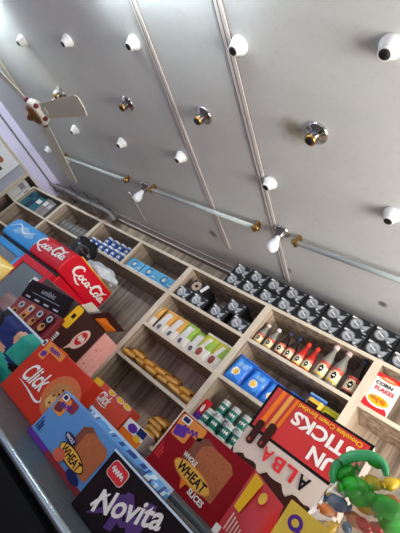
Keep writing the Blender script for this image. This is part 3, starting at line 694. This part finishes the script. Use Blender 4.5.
def wheat_front(t, x0, y0, z0, w, h, lab1, lab2, red):
    s = h/.195
    mb, F = front(x0, y0, z0)
    bx, by = w*.60, h*.52
    F.poly([(bx-.085*s, by-.02*s), (bx-.085*s, by+.055*s), (bx-.05*s, by+.075*s), (bx+.01*s, by+.06*s), (bx+.01*s, by-.05*s)], BRD2)
    F.poly([(bx-.05*s, by-.045*s), (bx-.055*s, by+.045*s), (bx-.03*s, by+.065*s), (bx+.055*s, by+.06*s), (bx+.075*s, by+.042*s), (bx+.07*s, by-.06*s), (bx-.03*s, by-.06*s)], BRD_)
    if red:
        for i in range(3):
            for j in range(3): F.ell(bx-.025*s+.035*s*i, by-.03*s+.032*s*j, .003, .003, BRD2)
    mb.build('bread_picture', t)
    mb, F = front(x0, y0-.002, z0)
    rot = -.06
    F.ell(w*.52, h*.31, .078*s, .026*s, BROWN if not red else PARLE, rot); F.ell(w*.52, h*.31, .073*s, .022*s, mat('wheat_yellow', (232, 176, 58), .45), rot)
    F.text('WHEAT', w*.52, h*.31, .118*s, .030*s, BLACK, rot, 0, .03)
    if not red:
        F.ell(w*.40, h*.50, .035*s, .014*s, lab1, rot); F.ell(w*.65, h*.13, .038*s, .015*s, lab1, rot); F.ell(w*.42, h*.19, .03*s, .02*s, mat('wheat_coral', (206, 96, 64), .45), 0); F.text('WHOLE', w*.40, h*.50, .05*s, .012*s, WPRINT, rot, 0, .02); F.text('SLICES', w*.65, h*.13, .055*s, .013*s, NAVY, rot, 0, .02)
    else:
        F.text('WHOLE', w*.40, h*.49, .058*s, .016*s, WPRINT, rot, 0, .03); F.text('SLICES', w*.68, h*.13, .062*s, .018*s, WPRINT, rot, 0, .03); F.poly([(w*.44, h*.2), (w*.5, h*.06), (w*.53, h*.2)], ORANGE)
    mb.build('lettering', t)
    mb, F = front(x0, y0, z0)
    F.rrect(.008, .115*s, h*.76, h-.004, .012, WRS if not red else PARLE); F.rrect(.012, .075*s, h*.58, h*.94, .012, mat('label_amber', (222, 138, 48), .45) if not red else PARLE); F.rrect(.016, .060*s, h*.62, h*.80, .008, PURPLE if red else MAROON, .25); scribble(F, .064*s, h*.80, .062*s, .020*s, PURPLE, .15, 4)
    F.rrect(.018, .050*s, h*.85, h*.97, .004, WPRINT); F.rrect(.023, .045*s, h*.87, h*.95, .003, NAVY)
    mb.build('brand_label', t)
    mb, F = front(x0, y0, z0)
    for k in range(3): F.rect(.012+.012*k, .018+.012*k+.002*(k == 1), h*.16, h*(.40-.05*k), lab2)
    F.rect(0, w, 0, h*.10, WRS if not red else WR); F.rect(0, w*.3, 0, h*.10, PURPLE if not red else WR); mb.build('small_print', t)
x0, y0 = -1.163, 1.262
t = carton('biscuit_pack', 'blue wheat biscuit pack with bread picture, second on the counter', x0, x0+.455, y0, y0+.07, CT, -.141, WB); wheat_front(t, x0, y0, CT, .455, -.141-CT, NAVY, NAVY, False)
# Novita pack
x0, y0 = -.757, 1.178; w, h = .44, .188; NB = mat('dark_cocoa_pack', (30, 21, 25), .6, spec=.12); NP = mat('novita_purple', (78, 44, 112), .4)
t = carton('biscuit_pack', 'black biscuit pack with white script over a purple initial at the counter edge', x0, x0+w, y0, y0+.07, CT, CT+h, NB)
mb, F = front(x0, y0, CT); F.text('N', .180, .100, .105, .105, NP, .3, .25, .05); F.ribbon([(.06, .02, .004), (.10, .06, .016), (.13, .12, .02), (.17, .07, .016), (.22, .14, .014), (.25, .165, .004)], NP, .02); mb.build('purple_initial', t)
mb, F = front(x0, y0-.0015, CT); F.text('Novita', .165, .112, .225, .062, WPRINT, .46, .3, .025); F.ribbon([(.058, .040, .008), (.070, .068, .011), (.088, .10, .004)], WPRINT, .01); mb.build('lettering', t)
mb, F = front(x0, y0, CT); F.rrect(.024, .100, h*.66, h*.93, .014, CREAM, -.04); F.rrect(.026, .098, h*.67, h*.92, .014, CFR, -.04); scribble(F, .062, h*.80, .052, .016, WPRINT, -.04); mb.build('brand_label', t)
MB().box(x0, x0+w, y0-.002, y0+.004, CT+h-.002, CT+h+.004, FOILW).build('seal_edge', t)
# red wheat carton on the raised tier
x0, y0 = -.885, 1.60; w, h = .388, .246
t = carton('biscuit_carton', 'dark red wheat biscuit carton with bread picture on the raised tier', x0, x0+w, y0, y0+.2, TIER, TIER+h, WR); wheat_front(t, x0, y0, TIER, w, h, WPRINT, CFR, True)
# red pouch leaning against it
t = thing('biscuit_pouch', 'red biscuit pouch with yellow label right of the dark red wheat carton', 'pouch', (-.41, 1.57, TIER))
RP = mat('pouch_bright_red', (196, 40, 44), .35, coat=.2)
A = [(-.492, TIER), (-.315, TIER), (-.345, .072), (-.492, .106)]
for nm in ('pouch',):
    mb = MB(); ys = (1.585, 1.53, 1.585)
    n = 8; vs = []; fs = []
    for side in (-1, 1):
        for j in range(n+1):
            for i in range(n+1):
                u, v = i/n, j/n; bx = (1-u)*((1-v)*A[0][0]+v*A[3][0])+u*((1-v)*A[1][0]+v*A[2][0]); bz = (1-u)*((1-v)*A[0][1]+v*A[3][1])+u*((1-v)*A[1][1]+v*A[2][1])
                pr = (max(0, 1-abs(2*u-1)**3))*(1-.9*v**3); vs.append((bx, 1.570+side*.026*pr, bz))
    st = (n+1)**2
    for sd in range(2):
        for j in range(n):
            for i in range(n):
                a = sd*st+j*(n+1)+i; q = (a, a+1, a+n+2, a+n+1); fs.append(q if sd == 0 else q[::-1])
    mb.add(vs, fs, RP, True); mb.build('pouch_body', t)
mb, F = front(-.492, 1.5425, TIER); 
F.poly([(.018, .105), (.045, .10), (.06, .225), (.018, .236)], YEL); F.ell(.085, .185, .014, .02, PYO)
for k in range(5): F.rect(.03+.012*k, .035+.012*k, .03, .09-.006*k, PPINK)
F.rrect(.002, .026, .0, .03, .002, WPRINT); mb.build('label', t)
# low red Click pack and its neighbour on the tier
x0, y0 = -1.382, 1.60; w, h = .29, .108
t = carton('biscuit_pack', 'low orange red pack with yellow label behind the blue wheat pack', x0, x0+w, y0, y0+.09, TIER, TIER+h, mat('pack_coral', (216, 78, 56), .38, coat=.15))
mb, F = front(x0, y0, TIER); F.rrect(.002, .062, .02, h-.001, .004, YEL); F.ell(.032, .066, .018, .022, PYO); F.ell(.034, .066, .008, .012, BROWN); mb.build('yellow_label', t)
mb, F = front(x0, y0, TIER); F.text('Click', .128, .058, .085, .05, WPRINT, 0, .25, .03); F.ribbon([(.09, .03, .002), (.14, .025, .005), (.17, .03, .002)], WPRINT, .004); mb.build('lettering', t)
mb, F = front(x0, y0, TIER)
for a in (.14, .205, .26): F.ell(a, h-.010, .026, .012, CREAM); F.ell(a, h-.009, .021, .009, YEL)
mb.build('biscuit_picture', t)
x0 = -1.085
t = carton('biscuit_pack', 'white and purple pack with orange bar between the coral pack and wheat carton', x0, x0+.13, 1.61, 1.69, TIER, TIER+.075, WHITE)
mb, F = front(x0, 1.61, TIER); F.rect(.0, .13, 0, .03, ORANGE); F.ell(.05, .05, .028, .018, PURPLE); F.ell(.1, .03, .02, .012, YEL); F.rect(.08, .13, .045, .075, NAVY); mb.build('printed_front', t)
# brown carton, pink carton and the open tray in front of them
BRC = mat('cocoa_carton', (62, 30, 26), .4); UM = mat('tray_maroon', (122, 26, 34), .42); 
x0, x1, ya, yb = -2.12, -1.75, 1.492, 1.805; zt = .180
t = carton('biscuit_carton', 'open chocolate brown carton with yellow label and flaps, under the red cooler', x0, x1, ya, yb, TIER, zt, BRC)
mb = MB(); F = Face(mb, (x1, ya, TIER), (0, 1, 0), (0, 0, 1)); hh = zt-TIER
F.rrect(.010, .075, hh*.55, hh-.006, .016, YEL); F.ell(.042, hh*.78, .016, .035, PYO); F.rrect(.030, .056, hh*.74, hh*.83, .004, BROWN); mb.build('yellow_label', t)
mb = MB(); F = Face(mb, (x1, ya, TIER), (0, 1, 0), (0, 0, 1)); BL = mat('swirl_blush', (232, 196, 186), .45); F.ell(.205, hh*.58, .046, .070, BL, -.25); F.ell(.205, hh*.60, .033, .046, CFR, -.25); scribble(F, .205, hh*.60, .05, .036, WPRINT, 0, 3); F.poly([(.165, hh*.46), (.19, hh*.38), (.150, hh*.27), (.162, hh*.38)], BL); mb.build('side_swirl', t)
mb = MB(); F = Face(mb, (x1, ya, TIER), (0, 1, 0), (0, 0, 1)); F.rrect(.135, .225, hh*.06, hh*.26, .008, ORANGE); F.rect(.15, .21, hh*.12, hh*.2, CFR); mb.build('orange_label', t)
mb = MB(); F = Face(mb, (x1, ya, TIER), (0, 1, 0), (0, 0, 1)); F.rrect(.012, .062, hh*.24, hh*.42, .002, WPRINT)
for k in range(4): F.rect(.018, .056, hh*(.26+.035*k), hh*(.275+.035*k), NAVY)
mb.build('barcode_label', t)
def flap(pts, m, nm):
    q = [Vector(p) for p in pts]; n = (q[1]-q[0]).cross(q[2]-q[0]).normalized()*.0025; k = len(q); b = MB()
    b.add(q+[p+n for p in q], [tuple(range(k))[::-1], tuple(range(k, 2*k))]+[(i, (i+1) % k, (i+1) % k+k, i+k) for i in range(k)], m); return b.build(nm, t)
fl = flap([(x1, ya+.12, zt), (x1, yb, zt), (x1+.085, yb+.03, zt+.075), (x1+.055, ya+.16, zt+.082)], BRC, 'side_flap')
mb = MB(); q = [Vector((x1+.012, ya+.16, zt+.006)), Vector((x1+.012, yb-.01, zt+.006)), Vector((x1+.055, yb+.008, zt+.044)), Vector((x1+.04, ya+.19, zt+.05))]; mb.add([p+Vector((.004, -.003, -.004)) for p in q], [(0, 1, 2, 3)], ORANGE); mb.build('flap_print', fl)
flap([(x1-.03, ya+.05, zt), (x1-.03, yb-.06, zt), (x1+.005, yb-.03, zt+.055), (x1-.005, ya+.07, zt+.055)], CREAM, 'inner_flap')
t = carton('carton', 'pale pink carton standing behind the chocolate brown carton', -2.12, x1, yb+.006, 1.985, TIER, .172, PINK)
mb = MB(); F = Face(mb, (x1, yb+.006, TIER), (0, 1, 0), (0, 0, 1)); F.rect(.075, .078, 0, .305, mat('pink_fold', (204, 136, 128), .5)); 
for k in range(4): F.rect(.03, .033+.02*(k % 2), .05+.05*k, .056+.05*k, CFR)
mb.build('side_print', t)
# display tray, tipped
t = thing('display_tray', 'maroon display tray with black header and four biscuit pictures, tipped to one side', 'display box', (-1.892, 1.453, TIER+.034), None, (0, -.14, 0))
tw, td, th = .40, .036, .140
MB().box(-tw/2, tw/2, 0, td, 0, th, UM).build('tray_body', t, False, bevel=.003)
hd = MB(); hp = [(-tw/2, 0, th), (tw/2, 0, th), (tw/2, -.02, th+.112), (-tw/2, -.02, th+.112)]; hp2 = [(x, y+.006, z) for x, y, z in hp]
hd.add(hp+hp2, [(0, 1, 2, 3), (7, 6, 5, 4), (0, 4, 5, 1), (1, 5, 6, 2), (2, 6, 7, 3), (3, 7, 4, 0)], NB); ho = hd.build('header_card', t, False)
mb = MB(); F = Face(mb, (-tw/2, 0, th), (1, 0, 0), Vector((0, -.02, .112))); F.text('unibic', tw*.52, .078, .13, .030, SILVER2, 0, .1, .03)
for k in range(4): F.rrect(.04+.09*k, .085+.09*k, .012, .022, .003, SILVER)
F.rect(tw*.2, tw*.85, .045, .049, SILVER2); mb.build('header_lettering', ho, False)
mb = MB(); F = Face(mb, (-tw/2, 0, 0), (1, 0, 0), (0, 0, 1))
for k in range(4):
    a = .055+.095*k
    F.rrect(a-.028, a+.032, .012, .128, .02, (mat('cookie_window', (150, 62, 40), .5), CLKD, mat('cookie_window2', (124, 48, 34), .5), NB)[k], -.2); F.ell(a+.010, .100, .024, .019, SILVER, -.3); F.ell(a+.010, .100, .011, .012, CARD_BLACK); F.ell(a-.002, .045, .026, .024, TAN); F.ell(a+.004, .053, .012, .01, BROWN)
mb.build('biscuit_pictures', t, False)
# teal, mauve and yellow packs at the far left of the counter
def tealfn(u, v, s):
    q = noise.noise(Vector((u*3.5, v*3.5, 9)))
    if v < .3 - .1*q or (u > .78 and v > .40): return TEAL
    if (u-.83)**2+(v-.78)**2 < .03 or (u-.6)**2+(v-.34)**2 < .018: return SKIN
    if q > .25: return BLACK
    return NAVY
pouch_thing('printed_pack', 'teal and navy printed pack at left edge behind the orange red carton', 'pack', (-1.835, 1.41, CT), .42, .245, .08, tealfn, None, nx=30, nz=26, seed=51, seal=mat('pack_white_edge', (214, 222, 226), .4))
MAUVE = mat('mauve_film', (168, 140, 142), .3, coat=.3)
pouch_thing('plastic_pouch', 'mauve grey pouch with a white edge at the left of the maroon tray', 'pouch', (-2.19, 1.515, TIER+.001), .27, .11, .05, lambda u, v, s: (WHITE if u > .94 else (NAVY if v < .12 and u > .5 else MAUVE)), None, nx=20, nz=12, seed=61, seal=MAUVE)
pouch_thing('snack_pouch', 'yellow and red snack pouch at the left edge before the blue cooler', 'pouch', (-2.47, 1.40, CT), .36, .425, .10, lambda u, v, s: (CFR if (v < .72 and u < .75) else mat('pouch_butter', (240, 206, 110), .4)), None, nx=20, nz=24, seed=71, seal=YEL)
# ------------------------------------------------------------------ coolers
def cooler(x0, x1, y0, y1, body, label, logo):
    zt = .485; t = thing('drinks_cooler', label, 'cooler', ((x0+x1)/2, (y0+y1)/2, FLOOR))
    MB().box(x0, x1, y0+.05, y1, FLOOR+.02, .28, body).build('cabinet', t, bevel=.01)
    hb = MB()
    # header: straight box with a softly rounded brow
    prof = [(y1, .28), (y0, .285), (y0-.010, .33), (y0-.006, .40), (y0+.008, .452), (y0+.035, .478), (y0+.08, .485), (y1, .485)]
    n = len(prof); vs = [(x0, a, b) for a, b in prof]+[(x1, a, b) for a, b in prof]
    hb.add(vs, [tuple(range(n)), tuple(range(2*n-1, n-1, -1))]+[((i+1) % n, i, i+n, (i+1) % n+n) for i in range(n)], body)
    hdr = hb.build('header', t, bevel=.012)
    MB().box(x0+.01, x1-.01, y0+.03, y0+.06, .255, .284, HOLE).build('header_gap', t)
    d = MB(); fw = .055; zb = FLOOR+.15; zd = .255
    d.box(x0+.004, x0+fw, y0, y0+.05, zb, zd, body).box(x1-fw, x1-.004, y0, y0+.05, zb, zd, body).box(x0+fw, x1-fw, y0, y0+.05, zd-fw, zd, body).box(x0+fw, x1-fw, y0, y0+.05, zb, zb+fw, body)
    dr = d.build('door', t, bevel=.004)
    MB().box(x0+fw, x1-fw, y0+.012, y0+.02, zb+fw, zd-fw, GLASS).build('door_glass', dr)
    MB().tube([(x1-.03, y0-.004, -.2), (x1-.03, y0-.03, -.22), (x1-.03, y0-.03, -.5), (x1-.03, y0-.004, -.52)], .008, 8, GREYCAP).build('handle', dr)
    return t, hdr, dr
t, hdr, dr = cooler(-2.862, -2.42, 1.715, 2.25, RED, 'red glass door drinks cooler with white script on front and side', True)
mb = MB(); F = Face(mb, (-2.862, 1.703, .318), (1, 0, 0), Vector((0, .03, 1))); cursive_logo(F, .012, .030, .0360, WPRINT); mb.build('front_script', hdr)
mb = MB(); F = Face(mb, (-2.42, 1.715, .285), (0, 1, 0), (0, 0, 1)); cursive_logo(F, .088, .062, .0375, WPRINT); mb.build('side_script', hdr)
mb = MB(); mb.tube([(-2.425, 1.78, .487), (-2.425, 2.24, .487)], .006, 6, PYO); mb.build('yellow_edge_strip', t)
mb = MB(); F = Face(mb, (-2.862, 1.727, .0), (1, 0, 0), (0, 0, 1)); F.rrect(.30, .365, .115, .165, .004, WPRINT); mb.build('glass_sticker', dr)
t, hdr, dr = cooler(-3.40, -2.872, 1.735, 2.25, BLUE, 'blue drinks cooler with pale wave graphic left of the red cooler', False)
mb = MB(); F = Face(mb, (-3.40, 1.722, .318), (1, 0, 0), Vector((0, .03, 1))); PALEB = mat('header_pale_blue', (140, 192, 226), .4)
F.poly([(.12, .03), (.2, .10), (.27, .12), (.33, .09), (.40, .105), (.44, .06), (.36, .03), (.28, .05), (.2, .02)], PALEB); F.ribbon([(.05, .05, .004), (.15, .11, .010), (.28, .06, .012), (.42, .11, .004)], WPRINT, .01); F.ribbon([(.14, .03, .004), (.22, .06, .014), (.32, .03, .004)], PALEB, .01); mb.build('wave_graphic', hdr)
# crumpled bags on top of the coolers
def crumple_bag(name, label, c, size, m, amp, seed, sub=4):
    import bmesh
    bm = bmesh.new(); bmesh.ops.create_icosphere(bm, subdivisions=sub, radius=1)
    for v in bm.verts:
        q = v.co.copy(); k = 1+amp*noise.noise(q*1.7+Vector((seed, 0, 0)))+amp*.55*abs(noise.noise(q*4.3+Vector((0, seed, 0))))-amp*.3*abs(noise.noise(q*8+Vector((0, 0, seed))))
        v.co = Vector((q.x*k*size[0], q.y*k*size[1], max(-.82, q.z*k)*size[2]))
    me = bpy.data.meshes.new(name); bm.to_mesh(me); bm.free(); me.materials.append(m)
    for p in me.polygons: p.use_smooth = True
    o = bpy.data.objects.new(name, me); COL.objects.link(o); o.location = c; tag(o, label, 'bag'); return o
crumple_bag('plastic_bag', 'crumpled black plastic bag on top of the red cooler', (-2.93, 2.11, .60), (.135, .10, .12), mat('black_film', (22, 22, 25), .28, spec=.6), .5, 3)
crumple_bag('plastic_bag', 'crumpled white plastic bag tucked behind the top corner of the red cooler', (-2.57, 2.14, .545), (.19, .10, .07), mat('white_film', (206, 214, 214), .3, spec=.5), .45, 8)
# ------------------------------------------------------------------ candy bag and yellow box at lower right
x0, y0 = -.292, 1.36; YB = mat('box_sun_yellow', (238, 204, 60), .4)
yt = .093
t = carton('candy_box', 'yellow box with a purple round mark in front of the clear candy bag', x0, x0+.20, y0, y0+.08, CT, yt, YB, 'box')
mb, F = front(x0, y0, 0); F.ell(.042, .048, .022, .022, PURPLE); F.ell(.042, .048, .011, .011, YB); F.rect(.050, .066, .030, .038, PURPLE); mb.build('printed_mark', t)
CLEAR = bpy.data.materials.new('clear_film'); CLEAR.use_nodes = True
nt = CLEAR.node_tree; nt.nodes.clear(); o_ = nt.nodes.new('ShaderNodeOutputMaterial'); tr = nt.nodes.new('ShaderNodeBsdfTransparent'); gl = nt.nodes.new('ShaderNodeBsdfGlossy'); gl.inputs['Roughness'].default_value = .3
df = nt.nodes.new('ShaderNodeBsdfTranslucent'); df.inputs['Color'].default_value = (.85, .88, .88, 1)
fr = nt.nodes.new('ShaderNodeFresnel'); fr.inputs['IOR'].default_value = 1.22; m1 = nt.nodes.new('ShaderNodeMixShader'); m1.inputs[0].default_value = .22; m2 = nt.nodes.new('ShaderNodeMixShader')
nt.links.new(tr.outputs[0], m1.inputs[1]); nt.links.new(df.outputs[0], m1.inputs[2]); nt.links.new(fr.outputs[0], m2.inputs[0]); nt.links.new(m1.outputs[0], m2.inputs[1]); nt.links.new(gl.outputs[0], m2.inputs[2]); nt.links.new(m2.outputs[0], o_.inputs[0])
GRN = mat('candy_green', (40, 186, 44), .3, coat=.3); GRNF = mat('green_film', (60, 176, 110), .25, coat=.4); CY = mat('candy_yellow', (240, 200, 40), .3, coat=.3); CR = mat('candy_red', (210, 50, 50), .3, coat=.3); CBLU = mat('candy_blue', (60, 96, 140), .3, coat=.3); COR = mat('candy_orange', (236, 140, 70), .3, coat=.3)
bag = thing('candy_bag', 'clear plastic candy bag with green top at the lower right corner', 'bag', (-.13, 1.56, TIER))
def bagfn(u, v, s): return CLEAR
b = pouch(MB(), .36, .50, .17, bagfn, nx=40, nz=50, crumple=.012, seed=77); M = Matrix.Translation((-.125, 1.56, TIER)) @ Matrix.Rotation(.12, 4, 'Y'); b.v = [M @ v for v in b.v]; b.build('film', bag)
gt_ = MB(); arc = spline([(-.245, 1.505, .222), (-.262, 1.50, .27), (-.238, 1.495, .322), (-.192, 1.495, .362), (-.150, 1.50, .366), (-.125, 1.505, .34)], 8)
gt_.tube(arc, [.008+.010*math.sin(PI*k/(len(arc)-1)) for k in range(len(arc))], 10, GRNF); gt_.build('green_tie', bag)
def candy(name, c, size, m, rot, lab, grp):
    q = thing(name, lab, 'candy', c, grp, rot); mb = MB()
    mb.lathe([(.002, -size[2]), (size[0]*.75, -size[2]*.92), (size[0], -size[2]*.5), (size[0]*.9, size[2]*.5), (size[0]*.6, size[2]*.9), (.002, size[2])], seg=14, mt=m); o = mb.build('wrapper', q, False)
    for s in (-1, 1): MB().lathe([(.004, s*size[2]*.9), (size[0]*.55, s*size[2]*1.35), (size[0]*.5, s*size[2]*1.4)], seg=10, mt=m).build('twisted_end', q, False)
cs = [(-.236, .280, GRN, 1.65), (-.209, .268, GRN, 1.75), (-.184, .255, GRN, 1.755), (-.159, .249, GRN, 1.8), (-.112, .255, GRN, 1.8), (-.085, .262, GRN, 1.8), (-.060, .262, GRN, 1.7), (-.055, .235, GRN, 1.75), (-.170, .360, GRN, 1.1),
      (-.150, .305, CY, 1.25), (-.140, .234, CY, 1.3), (-.105, .330, CY, 1.1), (-.128, .315, CR, .7), (-.08, .30, COR, .9), (-.219, .145, COR, 1.0), (-.208, .185, CBLU, 1.4), (-.145, .180, COR, 1.2), (-.115, .178, CR, 1.0), (-.155, .145, CBLU, .9), (-.09, .2, CR, 1.0), (-.19, .11, CY, 1.0), (-.06, .18, COR, 1.0), (-.235, .19, CY, .9)]
nmc = {id(GRN): 'green', id(CY): 'yellow', id(CR): 'red', id(COR): 'orange', id(CBLU): 'dull blue'}
cnt = {}
for i, (x, z, m, s) in enumerate(cs):
    c = nmc[id(m)]; cnt[c] = cnt.get(c, 0)+1
    candy('wrapped_candy', (x, 1.535+.03*math.sin(i*2.1), z), (.018*s, .018*s, .022*s), m, (random.random()*2, random.random()*2, random.random()*2), '%s wrapped candy inside the clear bag at lower right' % c, '%s candies inside the clear bag' % c)
MB().box(.12, .7, .5, 1.04, FLOOR, CT-.001, CARD_BLACK).build('return_cabinet', bpy.data.objects['display_counter'])  # unseen counter return, added under the cartons that block the side light
# unseen carton stacks added past the right edge to shade the counter goods
for k in range(2): carton('shipping_carton', ['brown shipping carton on the counter past the right edge, lower one', 'brown shipping carton on the counter past the right edge, upper one'][k], .13, .63, 1.07, 1.44, CT+.001+.44*k, CT+.44+.44*k, mat('kraft_card', (168, 126, 84), .6, vary=.06), 'carton', 'shipping cartons on the counter')
for k in range(2): carton('shipping_carton', ['brown shipping carton nearest the camera past the right edge, lower one', 'brown shipping carton nearest the camera past the right edge, upper one'][k], .14, .64, .53, 1.0, CT+.001+.44*k, CT+.44+.44*k, MATS['kraft_card'], 'carton', 'shipping cartons on the counter')
# ------------------------------------------------------------------ light
W = bpy.data.worlds.new('daylight'); bpy.context.scene.world = W; W.use_nodes = True
W.node_tree.nodes['Background'].inputs[0].default_value = (.86, .93, 1.0, 1); W.node_tree.nodes['Background'].inputs[1].default_value = .4
def area(name, loc, rot, sx, sy, e, col):
    l = bpy.data.lights.new(name, 'AREA'); l.shape = 'RECTANGLE'; l.size = sx; l.size_y = sy; l.energy = e; l.color = col
    o = bpy.data.objects.new(name, l); COL.objects.link(o); o.location = loc; o.rotation_euler = rot; return o
area('side_daylight', (RX-.02, .95, .3), (PI/2, 0, PI/2), 1.9, 1.9, 240, (1.0, .965, .93))
LIT = bpy.data.materials.new('lit_tube'); LIT.use_nodes = True; e_ = LIT.node_tree.nodes['Principled BSDF']
e_.inputs['Emission Color'].default_value = (.80, .92, 1, 1); e_.inputs['Emission Strength'].default_value = 75
LIT2 = LIT.copy(); LIT2.node_tree.nodes['Principled BSDF'].inputs['Emission Strength'].default_value = 170
def lit_tube(x0, x1, y, label, LIT=LIT):
    z = H-.06
    t = thing('tube_light', label, 'tube light', ((x0+x1)/2, y, H), 'lit tube lights nearer the shop front')
    MB().box(x0-.02, x1+.02, y-.012, y+.016, H-.014, H, GREYCAP).build('batten', t)
    MB().tube([(x0, y, z), (x1, y, z)], .0145, 12, LIT).build('glass_tube', t)
    for x, s in ((x0, -1), (x1, 1)): MB().tube([(x-.004*s, y, z), (x+.034*s, y, z)], .0185, 12, BRASS).box(x+.006*s-.008, x+.006*s+.012, y-.02, y+.02, z-.024, H, BRASS).build('end_cap', t)
lit_tube(-4.55, -3.45, .28, 'lit tube light on the ceiling nearer the shop front, left one', LIT2)
lit_tube(-2.15, -1.1, .28, 'lit tube light on the ceiling nearer the shop front, right one')
# ------------------------------------------------------------------ camera
R0 = ((0.70860425, 0.30772497, 0.63496879), (0.35047256, 0.62754159, -0.69524136), (-0.61241245, 0.71519011, 0.33682947))
f = 400.287
cam = bpy.data.cameras.new('camera'); cam.sensor_fit = 'VERTICAL'; cam.sensor_height = 24; cam.lens = f/533*24; cam.clip_start = .05
co = bpy.data.objects.new('camera', cam); COL.objects.link(co)
right, down, fwd = [Vector(v) for v in R0]
M = Matrix(((right.x, -down.x, -fwd.x, 0), (right.y, -down.y, -fwd.y, 0), (right.z, -down.z, -fwd.z, 0), (0, 0, 0, 1)))
co.matrix_world = M
sc = bpy.context.scene; sc.camera = co
sc.view_settings.view_transform = 'Standard'; sc.view_settings.look = 'None'; sc.view_settings.gamma = 1; sc.view_settings.use_curve_mapping = False
sc.view_settings.exposure = 0.0
